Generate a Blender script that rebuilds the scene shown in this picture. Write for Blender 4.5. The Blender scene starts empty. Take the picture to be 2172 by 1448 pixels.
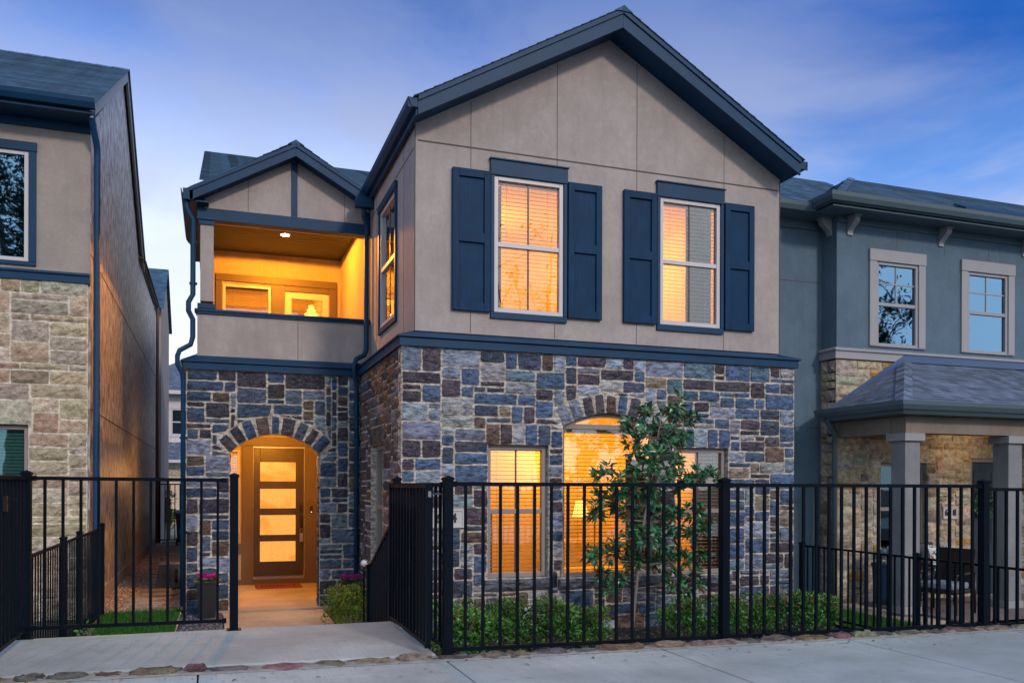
import bpy, bmesh, math, random
from mathutils import Vector, Matrix
R = math.radians
rnd = random.Random(7)
sc = bpy.context.scene
COL = sc.collection

# ------------------------------------------------------------------ camera
ZC = 1.92
YAW = R(19.434); ROLL = R(0.168)
cam_d = bpy.data.cameras.new('camera'); cam = bpy.data.objects.new('camera', cam_d); COL.objects.link(cam)
fw = Vector((math.sin(YAW), math.cos(YAW), 0)); r0 = Vector((math.cos(YAW), -math.sin(YAW), 0)); u0 = Vector((0, 0, 1))
cr = r0*math.cos(ROLL)+u0*math.sin(ROLL); cu = u0*math.cos(ROLL)-r0*math.sin(ROLL)
M = Matrix((cr, cu, -fw)).transposed().to_4x4(); M.translation = Vector((0, 0, ZC)); cam.matrix_world = M
cam_d.sensor_width = 36; cam_d.sensor_fit = 'HORIZONTAL'; cam_d.lens = 36*1802/2172
cam_d.shift_y = (1029.3-724)/2172
cam_d.clip_start = 0.05; cam_d.clip_end = 2000
sc.camera = cam

# ------------------------------------------------------------------ world: dusk sky
W = bpy.data.worlds.new('World'); sc.world = W; W.use_nodes = True
nt = W.node_tree; N = nt.nodes; L = nt.links
N.clear()
def wn(t, **k):
    n = N.new(t)
    for a, b in k.items(): setattr(n, a, b)
    return n
def wmath(op, a, b=None, c=None):
    n = N.new('ShaderNodeMath'); n.operation = op
    for i, v in enumerate((a, b, c)):
        if v is None: continue
        if isinstance(v, (int, float)): n.inputs[i].default_value = v
        else: L.new(v, n.inputs[i])
    return n.outputs[0]
def wmix(f, a, b):
    n = N.new('ShaderNodeMix'); n.data_type = 'RGBA'
    for s, v in ((0, f), (6, a), (7, b)):
        if isinstance(v, (tuple, list)): n.inputs[s].default_value = (*v, 1)
        elif isinstance(v, (int, float)): n.inputs[s].default_value = v
        else: L.new(v, n.inputs[s])
    return n.outputs[2]
tc = wn('ShaderNodeTexCoord'); sep = wn('ShaderNodeSeparateXYZ'); L.new(tc.outputs['Generated'], sep.inputs[0])
X_, Y_, Z_ = sep.outputs
ramp = wn('ShaderNodeValToRGB')
zz = wmath('MULTIPLY_ADD', Z_, 1.0, 0.0); L.new(zz, ramp.inputs[0])
cr_ = ramp.color_ramp
stops = [(0.0, (0.92, 0.76, 0.58)), (0.10, (0.86, 0.82, 0.78)), (0.18, (0.76, 0.80, 0.86)), (0.27, (0.72, 0.81, 0.97)),
         (0.35, (0.42, 0.55, 0.90)), (0.43, (0.15, 0.27, 0.66)), (0.50, (0.015, 0.085, 0.36)), (1.0, (0.05, 0.13, 0.42))]
while len(cr_.elements) < len(stops): cr_.elements.new(0.5)
for e, (p, c) in zip(cr_.elements, stops): e.position = p; e.color = (*c, 1)
# away from the afterglow (which sits behind the house, to the left) the low sky is a deeper blue
az = wmath('ADD', wmath('MULTIPLY', X_, -0.42), wmath('MULTIPLY', Y_, 0.90))
azr = wn('ShaderNodeMapRange'); L.new(az, azr.inputs[0]); azr.inputs[1].default_value = 0.30; azr.inputs[2].default_value = 0.78
azr.interpolation_type = 'SMOOTHSTEP'
r2 = wn('ShaderNodeValToRGB'); L.new(Z_, r2.inputs[0])
st2 = [(0.0, (0.50, 0.58, 0.80)), (0.2, (0.28, 0.42, 0.82)), (0.31, (0.10, 0.27, 0.70)), (0.42, (0.008, 0.095, 0.42)), (1.0, (0.05, 0.13, 0.42))]
while len(r2.color_ramp.elements) < len(st2): r2.color_ramp.elements.new(0.5)
for e, (p, c) in zip(r2.color_ramp.elements, st2): e.position = p; e.color = (*c, 1)
base = wmix(azr.outputs[0], r2.outputs[0], ramp.outputs[0])
# clouds
mp = wn('ShaderNodeMapping'); L.new(tc.outputs['Generated'], mp.inputs[0])
mp.inputs['Scale'].default_value = (1.5, 1.3, 2.9); mp.inputs['Rotation'].default_value = (0.25, 0.35, 0.4); mp.inputs['Location'].default_value = (3.4, 0.9, 1.5)
no = wn('ShaderNodeTexNoise'); L.new(mp.outputs[0], no.inputs[0]); no.inputs['Scale'].default_value = 1.7
no.inputs['Detail'].default_value = 7; no.inputs['Roughness'].default_value = 0.54; no.inputs['Distortion'].default_value = 0.35
cm = wn('ShaderNodeMapRange'); L.new(no.outputs[0], cm.inputs[0]); cm.inputs[1].default_value = 0.37; cm.inputs[2].default_value = 0.60; cm.interpolation_type = 'SMOOTHSTEP'
hi = wn('ShaderNodeMapRange'); L.new(Z_, hi.inputs[0]); hi.inputs[1].default_value = 0.05; hi.inputs[2].default_value = 0.5
ccol = wmix(hi.outputs[0], (0.92, 0.90, 0.93), (0.145, 0.225, 0.49))
sky1 = wmix(wmath('MULTIPLY', cm.outputs[0], 0.78), base, ccol)
# unseen sky behind the camera, brightened as fill light on the house fronts
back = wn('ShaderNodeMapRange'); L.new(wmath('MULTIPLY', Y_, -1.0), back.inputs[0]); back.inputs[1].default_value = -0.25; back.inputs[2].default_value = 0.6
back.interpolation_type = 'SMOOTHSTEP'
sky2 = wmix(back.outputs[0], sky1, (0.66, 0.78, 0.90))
nis = wn('ShaderNodeTexSky'); nis.sky_type = 'NISHITA'; nis.sun_disc = False
nis.sun_elevation = R(27); nis.sun_rotation = R(165); nis.altitude = 100
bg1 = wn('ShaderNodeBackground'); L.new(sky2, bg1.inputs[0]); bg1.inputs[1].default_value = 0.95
bg2 = wn('ShaderNodeBackground'); L.new(nis.outputs[0], bg2.inputs[0]); bg2.inputs[1].default_value = 0.006
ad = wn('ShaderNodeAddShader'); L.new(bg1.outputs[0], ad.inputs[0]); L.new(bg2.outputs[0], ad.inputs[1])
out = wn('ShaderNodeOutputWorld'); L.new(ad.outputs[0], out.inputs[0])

# ------------------------------------------------------------------ sun: last warm light down the street
sd = bpy.data.lights.new('sun', 'SUN'); sun = bpy.data.objects.new('sun', sd); COL.objects.link(sun)
sd.energy = 1.15; sd.angle = R(6.0); sd.color = (1.0, 0.82, 0.70)
d = Vector((math.sin(R(15)), -math.cos(R(15)), math.tan(R(27)))).normalized()   # direction towards the sun
sun.rotation_euler = d.to_track_quat('Z', 'Y').to_euler()

vs = sc.view_settings; vs.view_transform = 'Standard'; vs.look = 'None'; vs.exposure = 0.35; vs.gamma = 1.0; vs.use_curve_mapping = False
sc.render.engine = 'CYCLES'
try:
    sc.cycles.use_denoising = True
    sc.cycles.sample_clamp_indirect = 6.0
    sc.cycles.max_bounces = 8; sc.cycles.transparent_max_bounces = 24
    sc.cycles.caustics_reflective = False; sc.cycles.caustics_refractive = False
except Exception: pass

# ================================================================== materials
def new_mat(name):
    m = bpy.data.materials.new(name); m.use_nodes = True
    n = m.node_tree.nodes; b = n['Principled BSDF']; return m, n, m.node_tree.links, b
def coords(n, l, scale=(1, 1, 1), kind='Object', rot=(0, 0, 0)):
    t = n.new('ShaderNodeTexCoord'); mp = n.new('ShaderNodeMapping'); mp.inputs['Scale'].default_value = scale; mp.inputs['Rotation'].default_value = rot
    l.new(t.outputs[kind], mp.inputs[0]); return mp.outputs[0]
def noise(n, l, vec, scale, detail=4, rough=0.5):
    t = n.new('ShaderNodeTexNoise'); l.new(vec, t.inputs[0]); t.inputs['Scale'].default_value = scale
    t.inputs['Detail'].default_value = detail; t.inputs['Roughness'].default_value = rough; return t.outputs[0]
def maprange(n, l, v, a, b, c=0, d_=1):
    t = n.new('ShaderNodeMapRange'); l.new(v, t.inputs[0])
    for i, x in zip((1, 2, 3, 4), (a, b, c, d_)): t.inputs[i].default_value = x
    return t.outputs[0]
def mixc(n, l, f, a, b, mode='MIX'):
    t = n.new('ShaderNodeMix'); t.data_type = 'RGBA'; t.blend_type = mode
    for s, v in ((0, f), (6, a), (7, b)):
        if isinstance(v, (tuple, list)): t.inputs[s].default_value = (*v[:3], 1)
        elif isinstance(v, (int, float)): t.inputs[s].default_value = v
        else: l.new(v, t.inputs[s])
    return t.outputs[2]
def bump(n, l, b, h, strength=0.3, dist=0.01):
    t = n.new('ShaderNodeBump'); t.inputs['Strength'].default_value = strength; t.inputs['Distance'].default_value = dist
    l.new(h, t.inputs['Height']); l.new(t.outputs[0], b.inputs['Normal'])
def mul(c, k): return tuple(min(1, x*k) for x in c)

def mat_plain(name, col, rough=0.6, metal=0.0, var=0.12, scale=6, bs=0.0, spec=0.5, bscale=60):
    m, n, l, b = new_mat(name)
    v = coords(n, l)
    f = noise(n, l, v, scale, 4)
    l.new(mixc(n, l, f, mul(col, 1-var), mul(col, 1+var)), b.inputs['Base Color'])
    b.inputs['Roughness'].default_value = rough; b.inputs['Metallic'].default_value = metal
    b.inputs['Specular IOR Level'].default_value = spec
    if bs: bump(n, l, b, noise(n, l, v, bscale, 3), bs, 0.01)
    return m
def mat_stucco(name, col, sheen_streak=False):
    m, n, l, b = new_mat(name)
    v = coords(n, l)
    big = noise(n, l, v, 1.6, 5, 0.6); sm = noise(n, l, coords(n, l, (1, 1, 0.6)), 16, 4, 0.6)
    c = mixc(n, l, maprange(n, l, big, 0.36, 0.64), mul(col, 0.88), mul(col, 1.08))
    mid = noise(n, l, v, 6.5, 5, 0.7); c = mixc(n, l, maprange(n, l, mid, 0.5, 0.66, 0, 0.20), c, mul(col, 1.35))
    c = mixc(n, l, maprange(n, l, sm, 0.35, 0.7, 0, 0.35), c, mul(col, 0.80))
    if sheen_streak:
        s2 = noise(n, l, coords(n, l, (5, 5, 2.2)), 1.6, 5, 0.62)
        c = mixc(n, l, maprange(n, l, s2, 0.46, 0.54, 0, 0.85), c, (0.56, 0.56, 0.60))  # pale streaks paint a wet sheen into the wall colour
    dr_ = noise(n, l, coords(n, l, (7, 7, 0.5)), 1.3, 4, 0.6); c = mixc(n, l, maprange(n, l, dr_, 0.52, 0.72, 0, 0.22), c, mul(col, 0.62))
    l.new(c, b.inputs['Base Color']); b.inputs['Roughness'].default_value = 0.42 if sheen_streak else 0.85; b.inputs['Specular IOR Level'].default_value = 0.6 if sheen_streak else 0.25
    f1 = noise(n, l, v, 55, 4, 0.65); f2 = noise(n, l, v, 9, 3, 0.5)
    a = n.new('ShaderNodeMath'); a.operation = 'MULTIPLY_ADD'; l.new(f2, a.inputs[0]); a.inputs[1].default_value = 1.4; l.new(f1, a.inputs[2])
    bump(n, l, b, a.outputs[0], 0.5, 0.012)
    return m
def mat_stone(name, vein=0.5, veincol=(0.42, 0.5, 0.62), dk=(0.42, 0.40, 0.44), an=2.6, rust=.35):
    m, n, l, b = new_mat(name)
    at = n.new('ShaderNodeAttribute'); at.attribute_name = 'tone'
    v = coords(n, l)
    dst = coords(n, l, (1.0, 1.0, an), rot=(0.0, 0.5, 0.0))
    n1 = noise(n, l, dst, 9, 8, 0.68); n2 = noise(n, l, v, 34, 6, 0.7); n3 = noise(n, l, v, 3.1, 3)
    dark = mixc(n, l, 1.0, at.outputs[0], dk, 'MULTIPLY')
    c = mixc(n, l, maprange(n, l, n1, 0.40, 0.58), dark, mixc(n, l, 1.0, at.outputs[0], (1.25, 1.25, 1.25), 'MULTIPLY'))
    lite = mixc(n, l, 0.5, at.outputs[0], veincol)
    c = mixc(n, l, maprange(n, l, n2, 0.55, 0.66, 0, vein), c, lite)
    c = mixc(n, l, maprange(n, l, n3, 0.55, 0.7, 0, rust), c, mixc(n, l, 0.6, at.outputs[0], (0.26, 0.17, 0.11)))
    l.new(c, b.inputs['Base Color']); b.inputs['Roughness'].default_value = 0.7; b.inputs['Specular IOR Level'].default_value = 0.4
    a = n.new('ShaderNodeMath'); a.operation = 'MULTIPLY_ADD'; l.new(n1, a.inputs[0]); a.inputs[1].default_value = 2.0; l.new(n2, a.inputs[2])
    bump(n, l, b, a.outputs[0], 1.0, 0.035)
    return m
def mat_shingle(name, col):
    m, n, l, b = new_mat(name)
    v = coords(n, l, kind='UV')
    sp = n.new('ShaderNodeSeparateXYZ'); l.new(v, sp.inputs[0])
    def mt(op, a, b=None):
        q = n.new('ShaderNodeMath'); q.operation = op
        for k_, x_ in enumerate((a, b)):
            if x_ is None: continue
            if isinstance(x_, (int, float)): q.inputs[k_].default_value = x_
            else: l.new(x_, q.inputs[k_])
        return q.outputs[0]
    row = mt('FLOOR', mt('DIVIDE', sp.outputs[1], 0.14)); uu = mt('ADD', mt('DIVIDE', sp.outputs[0], 0.19), mt('MULTIPLY', row, 0.37)); cell_ = mt('FLOOR', uu)
    cb = n.new('ShaderNodeCombineXYZ'); l.new(cell_, cb.inputs[0]); l.new(row, cb.inputs[1])
    wnz = n.new('ShaderNodeTexWhiteNoise'); wnz.noise_dimensions = '2D'; l.new(cb.outputs[0], wnz.inputs['Vector'])
    br_c = mixc(n, l, wnz.outputs['Value'], mul(col, 0.45), mul(col, 1.75))
    edge = maprange(n, l, mt('FRACT', uu), 0.0, 0.05, 1, 0)
    br_c = mixc(n, l, edge, br_c, mul(col, 0.3))
    g = noise(n, l, v, 260, 2); g2 = noise(n, l, v, 2.5, 3)
    c = mixc(n, l, maprange(n, l, g, 0.3, 0.7, 0, 0.4), br_c, mul(col, 1.3))
    c = mixc(n, l, maprange(n, l, g2, 0.4, 0.7, 0, 0.5), c, mul(col, 0.7))
    l.new(c, b.inputs['Base Color']); b.inputs['Roughness'].default_value = 0.9
    bump(n, l, b, g, 0.4, 0.004)
    return m
def mat_concrete(name, col, line=True):
    m, n, l, b = new_mat(name)
    v = coords(n, l)
    a1 = noise(n, l, v, 0.9, 6, 0.6); a2 = noise(n, l, coords(n, l, (1, 14, 1), rot=(0, 0, 0.35)), 3, 5, 0.6); a3 = noise(n, l, v, 120, 2)
    c = mixc(n, l, maprange(n, l, a1, 0.36, 0.64), mul(col, 0.66), mul(col, 1.14))
    c = mixc(n, l, maprange(n, l, a2, 0.35, 0.7, 0, 0.4), c, mul(col, 0.72))
    c = mixc(n, l, maprange(n, l, a3, 0.58, 0.75, 0, 0.5), c, mul(col, 0.6))
    st = noise(n, l, v, 5.5, 6, 0.7)
    c = mixc(n, l, maprange(n, l, st, 0.58, 0.72, 0, 0.6), c, mul(col, 0.45))
    br_ = noise(n, l, coords(n, l, (90, 3, 1), rot=(0, 0, 0.12)), 1.0, 3); c = mixc(n, l, maprange(n, l, br_, 0.45, 0.7, 0, 0.30), c, mul(col, 0.62))
    l.new(c, b.inputs['Base Color']); b.inputs['Roughness'].default_value = 0.78
    s = n.new('ShaderNodeMath'); s.operation = 'ADD'; l.new(a2, s.inputs[0]); l.new(a3, s.inputs[1])
    bump(n, l, b, s.outputs[0], 0.35, 0.006)
    return m
def mat_wood(name, col, scale=(40, 40, 2.5), rough=0.5, plank=None):
    m, n, l, b = new_mat(name)
    g = noise(n, l, coords(n, l, scale), 1.0, 6, 0.6); g2 = noise(n, l, coords(n, l), 5, 4)
    c = mixc(n, l, maprange(n, l, g, 0.3, 0.7), mul(col, 0.72), mul(col, 1.22))
    c = mixc(n, l, maprange(n, l, g2, 0.4, 0.75, 0, 0.6), c, mul(col, 0.6))
    l.new(c, b.inputs['Base Color']); b.inputs['Roughness'].default_value = rough
    bump(n, l, b, g, 0.25, 0.004)
    return m
def mat_glass(name, tint=(1, 1, 1), refl=0.10, mult=2.2, gcol=(1, 1, 1)):
    m, n, l, b = new_mat(name); n.remove(b)
    tr = n.new('ShaderNodeBsdfTransparent'); tr.inputs[0].default_value = (*tint, 1)
    gl = n.new('ShaderNodeBsdfGlossy'); gl.inputs['Roughness'].default_value = 0.015
    fr = n.new('ShaderNodeFresnel'); fr.inputs[0].default_value = 1.5
    a = n.new('ShaderNodeMath'); a.operation = 'MULTIPLY_ADD'; l.new(fr.outputs[0], a.inputs[0]); a.inputs[1].default_value = mult; a.inputs[2].default_value = refl-0.04*mult if refl > 0.04*mult else 0.0
    a.use_clamp = True
    nn = noise(n, l, coords(n, l), 1.4, 2); bp = n.new('ShaderNodeBump'); bp.inputs['Strength'].default_value = 0.10; bp.inputs['Distance'].default_value = 0.02
    l.new(nn, bp.inputs['Height']); l.new(bp.outputs[0], gl.inputs['Normal']); gl.inputs[0].default_value = (*gcol, 1)
    mx = n.new('ShaderNodeMixShader'); l.new(a.outputs[0], mx.inputs[0]); l.new(tr.outputs[0], mx.inputs[1]); l.new(gl.outputs[0], mx.inputs[2])
    l.new(mx.outputs[0], n['Material Output'].inputs[0]); return m
def mat_emit(name, col, s):
    m, n, l, b = new_mat(name)
    b.inputs['Base Color'].default_value = (*col, 1); b.inputs['Emission Color'].default_value = (*col, 1); b.inputs['Emission Strength'].default_value = s
    return m
def mat_leaf(name, c1, c2, rough=0.4, spec=0.5, trans=0.15, c3=None):
    m, n, l, b = new_mat(name)
    oi = n.new('ShaderNodeAttribute'); oi.attribute_name = 'tone'
    se = n.new('ShaderNodeSeparateColor'); l.new(oi.outputs[0], se.inputs[0])
    c = mixc(n, l, se.outputs[0], c1, c2)
    if c3: c = mixc(n, l, maprange(n, l, se.outputs[1], 0.80, 0.90), c, c3)
    l.new(c, b.inputs['Base Color']); b.inputs['Roughness'].default_value = rough; b.inputs['Specular IOR Level'].default_value = spec
    t = n.new('ShaderNodeBsdfTranslucent'); l.new(c, t.inputs[0])
    mx = n.new('ShaderNodeMixShader'); mx.inputs[0].default_value = trans
    l.new(b.outputs[0], mx.inputs[1]); l.new(t.outputs[0], mx.inputs[2]); l.new(mx.outputs[0], n['Material Output'].inputs[0])
    return m

TAUPE = (0.395, 0.345, 0.34)
m_stucco = mat_stucco('taupe_stucco', TAUPE)
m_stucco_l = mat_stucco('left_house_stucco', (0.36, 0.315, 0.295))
m_stucco_side = mat_stucco('left_side_stucco', (0.20, 0.18, 0.17), sheen_streak=True)
m_stucco_r = mat_stucco('grey_blue_stucco', (0.105, 0.165, 0.23))
m_porchstucco = mat_stucco('porch_stucco', (0.40, 0.33, 0.27))
m_trim = mat_plain('navy_trim_paint', (0.005, 0.042, 0.105), 0.5, var=0.3, scale=3, bs=0.12, spec=.22)
m_trimbrown = mat_plain('brown_door_trim', (0.11, 0.075, 0.045), 0.5, var=0.12, bs=0.1)
m_shutter = mat_wood('navy_shutter_wood', (0.001, 0.034, 0.095), rough=0.55)
m_shutter.node_tree.nodes['Principled BSDF'].inputs['Specular IOR Level'].default_value = .15
m_trim_r = mat_plain('grey_trim_paint', (0.30, 0.30, 0.33), 0.5, var=0.08, scale=2, bs=0.08)
m_gutter_r = mat_plain('slate_gutter', (0.085, 0.13, 0.16), 0.35, var=0.08)
m_white = mat_plain('white_window_frame', (0.55, 0.52, 0.55), 0.4, var=0.05)
m_taupeframe = mat_plain('taupe_window_frame', (0.27, 0.23, 0.22), 0.45, var=0.06)
m_muntin = mat_plain('dark_muntin', (0.05, 0.05, 0.06), 0.4)
m_blindlight = mat_plain('pale_blind', (0.50, 0.55, 0.50), 0.6)
m_glass3 = mat_glass('tinted_window_glass', tint=(0.55, 0.75, 0.72), refl=0.16, mult=2.0, gcol=(.5, .75, .9))
m_blind = mat_plain('cream_blind', (0.38, 0.27, 0.15), 0.55, var=0.04)
m_glass = mat_glass('window_glass', refl=0.10, mult=2.0)
m_glass_u = mat_glass('upper_window_glass', refl=0.085, mult=1.4)
m_glass2 = mat_glass('reflective_glass', tint=(0.45, 0.62, 0.66), refl=0.50, mult=2.5, gcol=(.38, .66, .95))
m_room = mat_plain('warm_room_wall', (0.66, 0.53, 0.29), 0.8, var=0.08, scale=1.5)
m_roomdark = mat_plain('dim_room_wall', (0.03, 0.035, 0.04), 0.8)
m_curtain_shadow = mat_plain('curtain_shadow_brown', (0.16, 0.11, 0.05), 0.9, var=.3)  # brown of the drapes, also darkens window edges that are only in shade
m_roomfloor = mat_wood('room_floor', (0.22, 0.13, 0.07))
m_slate = mat_stone('slate_masonry', 0.75)
m_lime = mat_stone('limestone_masonry', 0.25, (0.75, 0.70, 0.62), (0.72, 0.68, 0.62), 1.2, .12)
m_shingle = mat_shingle('asphalt_shingle', (0.045, 0.10, 0.17))
m_shingle2 = mat_shingle('grey_shingle', (0.10, 0.13, 0.20))
m_conc = mat_concrete('sidewalk_concrete', (0.45, 0.495, 0.485))
m_conc2 = mat_concrete('landing_concrete', (0.42, 0.46, 0.44))
m_conc3 = mat_concrete('porch_concrete', (0.46, 0.38, 0.30))
m_black = mat_plain('black_metal_paint', (0.0035, 0.007, 0.013), 0.42, metal=0.0, var=0.2, spec=0.05)
m_joint = mat_plain('stucco_joint', (0.08, 0.07, 0.07), 0.8)
m_wood = mat_wood('dark_ceiling_planks', (0.022, 0.015, 0.011), (2.5, 40, 40))
m_door = mat_wood('olive_brown_door', (0.055, 0.036, 0.018), rough=0.4)
m_doorr = mat_wood('dark_blue_door', (0.02, 0.035, 0.055), rough=0.4)
m_soil = mat_plain('dark_mulch', (0.035, 0.026, 0.022), 0.95, var=0.5, scale=30, bs=0.9, bscale=45)
m_ground = mat_plain('ground_soil', (0.07, 0.07, 0.05), 0.95, var=0.3, scale=2)
m_metal = mat_plain('dark_bronze', (0.05, 0.04, 0.035), 0.35, metal=0.8)
m_steel = mat_plain('brushed_steel', (0.35, 0.34, 0.33), 0.35, metal=0.9)
m_pot = mat_plain('black_pot', (0.012, 0.012, 0.015), 0.5)
m_bluepot = mat_plain('blue_pot', (0.012, 0.03, 0.09), 0.35)
m_leafm = mat_leaf('magnolia_leaf', (0.012, 0.085, 0.045), (0.075, 0.28, 0.11), 0.28, 0.6, 0.08, (0.12, 0.055, 0.02))
m_leafh = mat_leaf('hawthorn_leaf', (0.014, 0.085, 0.028), (0.12, 0.32, 0.05), 0.35, 0.5, 0.12, (0.26, 0.085, 0.055))
m_leafy = mat_leaf('bright_shrub_leaf', (0.035, 0.10, 0.010), (0.16, 0.24, 0.018), 0.45, 0.4, 0.25, (0.26, 0.20, 0.02))
m_leaft = mat_leaf('street_tree_leaf', (0.008, 0.030, 0.012), (0.03, 0.08, 0.02), 0.5, 0.4, 0.2)
m_flower = mat_leaf('magenta_petal', (0.45, 0.01, 0.25), (0.75, 0.03, 0.40), 0.5, 0.3, 0.2)
m_grassm = mat_leaf('grass_blade', (0.012, 0.075, 0.008), (0.05, 0.20, 0.02), 0.5, 0.3, 0.2)
m_bark = mat_plain('grey_bark', (0.20, 0.16, 0.15), 0.85, var=0.3, scale=20, bs=0.5)
m_num = mat_plain('black_numeral', (0.01, 0.01, 0.012), 0.5)
m_plaque = mat_plain('cast_stone_plaque', (0.50, 0.50, 0.52), 0.7, var=0.05)

# ================================================================== helpers
def tag(o, label=None, cat=None, group=None, kind=None):
    if label: o['label'] = label
    if cat: o['category'] = cat
    if group: o['group'] = group
    if kind: o['kind'] = kind
    return o
def empty(name, loc=(0, 0, 0)):
    o = bpy.data.objects.new(name, None); o.location = loc; o.empty_display_size = 0.2; COL.objects.link(o); return o
def thing(name, label, cat, loc=(0, 0, 0), group=None):
    return tag(empty(name, loc), label, cat, group)
def wpos(o):
    p = Vector((0, 0, 0))
    while o is not None: p += o.location; o = o.parent
    return p
class F:                                   # wall frame: u along the wall, n outwards, z up
    def __init__(s, o, u, n): s.o = Vector(o); s.u = Vector(u); s.n = Vector(n)
    def p(s, u, n, z): return s.o+s.u*u+s.n*n+Vector((0, 0, z))
def front(y): return F((0, y, 0), (1, 0, 0), (0, -1, 0))
def left(x): return F((x, 0, 0), (0, 1, 0), (-1, 0, 0))
def right(x): return F((x, 0, 0), (0, 1, 0), (1, 0, 0))
class MB:
    def __init__(s): s.v = []; s.f = []; s.t = []; s.tone = False
    def add(s, vs_, fs, tone=None):
        b = len(s.v); s.v += [tuple(v) for v in vs_]; s.f += [tuple(i+b for i in f) for f in fs]
        s.t += [tone or (0.5, 0.5, 0.5)]*len(vs_)
        if tone: s.tone = True
    def box(s, x0, x1, y0, y1, z0, z1, tone=None):
        s.add([(x, y, z) for z in (z0, z1) for y in (y0, y1) for x in (x0, x1)],
              [(0, 2, 3, 1), (4, 5, 7, 6), (0, 1, 5, 4), (2, 6, 7, 3), (0, 4, 6, 2), (1, 3, 7, 5)], tone)
    def fbox(s, f, u0, u1, n0, n1, z0, z1, tone=None):
        s.add([f.p(u, n, z) for z in (z0, z1) for n in (n0, n1) for u in (u0, u1)],
              [(0, 2, 3, 1), (4, 5, 7, 6), (0, 1, 5, 4), (2, 6, 7, 3), (0, 4, 6, 2), (1, 3, 7, 5)], tone)
    def frame(s, f, u0, u1, z0, z1, w, n0, n1, wb=None, wt=None):     # rectangular ring of four bars
        wb = w if wb is None else wb; wt = w if wt is None else wt
        s.fbox(f, u0, u0+w, n0, n1, z0, z1); s.fbox(f, u1-w, u1, n0, n1, z0, z1)
        s.fbox(f, u0+w, u1-w, n0, n1, z1-wt, z1); s.fbox(f, u0+w, u1-w, n0, n1, z0, z0+wb)
    def prism(s, f, poly, n0, n1, tone=None):                          # poly in (u,z)
        k = len(poly)
        s.add([f.p(u, n0, z) for u, z in poly]+[f.p(u, n1, z) for u, z in poly],
              [tuple(range(k)), tuple(range(2*k-1, k-1, -1))]+[(i, i+k, (i+1) % k+k, (i+1) % k) for i in range(k)], tone)
    def tube(s, path, r, k=8, cap=True, rs=None):
        path = [Vector(p) for p in path]; rings = []
        up = None
        for i, p in enumerate(path):
            d_ = (path[min(i+1, len(path)-1)]-path[max(i-1, 0)]).normalized()
            if up is None or abs(up.dot(d_)) > 0.95:
                up = Vector((0, 0, 1)) if abs(d_.z) < 0.9 else Vector((1, 0, 0))
            a = d_.cross(up).normalized(); b_ = a.cross(d_).normalized(); up = b_
            rr = rs[i] if rs else r
            rings.append([p+a*math.cos(2*math.pi*j/k)*rr+b_*math.sin(2*math.pi*j/k)*rr for j in range(k)])
        fs = []
        for i in range(len(path)-1):
            for j in range(k): fs.append((i*k+j, i*k+(j+1) % k, (i+1)*k+(j+1) % k, (i+1)*k+j))
        if cap: fs += [tuple(range(k-1, -1, -1)), tuple((len(path)-1)*k+j for j in range(k))]
        s.add([v for r_ in rings for v in r_], fs)
    def bar(s, a, b, w, h=None):                                       # square bar between two points
        h = h or w; a = Vector(a); b = Vector(b); d_ = (b-a).normalized()
        up = Vector((0, 0, 1)) if abs(d_.z) < 0.9 else Vector((0, 1, 0))
        x = d_.cross(up).normalized()*w/2; y = x.cross(d_).normalized()*h/2
        s.add([p+i*x+j*y for p in (a, b) for i, j in ((-1, -1), (1, -1), (1, 1), (-1, 1))],
              [(3, 2, 1, 0), (4, 5, 6, 7)]+[(i, (i+1) % 4, (i+1) % 4+4, i+4) for i in range(4)])
    def lathe(s, c, prof, k=16, sx=1, sy=1, rot=0):
        c = Vector(c); vs_ = []; fs = []
        for r_, z in prof:
            for j in range(k):
                a = 2*math.pi*j/k+rot; vs_.append(c+Vector((math.cos(a)*r_*sx, math.sin(a)*r_*sy, z)))
        for i in range(len(prof)-1):
            for j in range(k): fs.append((i*k+j, i*k+(j+1) % k, (i+1)*k+(j+1) % k, (i+1)*k+j))
        fs += [tuple(range(k-1, -1, -1)), tuple((len(prof)-1)*k+j for j in range(k))]
        s.add(vs_, fs)
    def sweep(s, path, prof):      # path: 2D points, outward = right of travel; prof: closed [(n,z)]
        pts = [Vector((p[0], p[1])) for p in path]; k = len(prof); vs_ = []
        for i, p in enumerate(pts):
            ds = []
            if i > 0: ds.append((pts[i]-pts[i-1]).normalized())
            if i < len(pts)-1: ds.append((pts[i+1]-pts[i]).normalized())
            ns = [Vector((d_.y, -d_.x)) for d_ in ds]
            n_ = ns[0] if len(ns) == 1 else (ns[0]+ns[1])/(1+ns[0].dot(ns[1]))
            for a, z in prof: vs_.append((p.x+n_.x*a, p.y+n_.y*a, z))
        fs = []
        for i in range(len(pts)-1):
            for j in range(k): fs.append((i*k+j, i*k+(j+1) % k, (i+1)*k+(j+1) % k, (i+1)*k+j))
        fs += [tuple(range(k-1, -1, -1)), tuple((len(pts)-1)*k+j for j in range(k))]
        s.add(vs_, fs)
    def build(s, name, mat, parent=None, smooth=False, uv=False, bevel=0, fixn=True):
        me = bpy.data.meshes.new(name)
        off = wpos(parent) if parent else Vector((0, 0, 0))
        me.from_pydata([(v[0]-off.x, v[1]-off.y, v[2]-off.z) for v in s.v], [], s.f)
        if fixn:
            bm = bmesh.new(); bm.from_mesh(me); bmesh.ops.recalc_face_normals(bm, faces=bm.faces); bm.to_mesh(me); bm.free()
        if s.tone:
            a = me.attributes.new('tone', 'FLOAT_COLOR', 'POINT'); fl = []
            for t in s.t: fl += [t[0], t[1], t[2], 1.0]
            a.data.foreach_set('color', fl)
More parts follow.
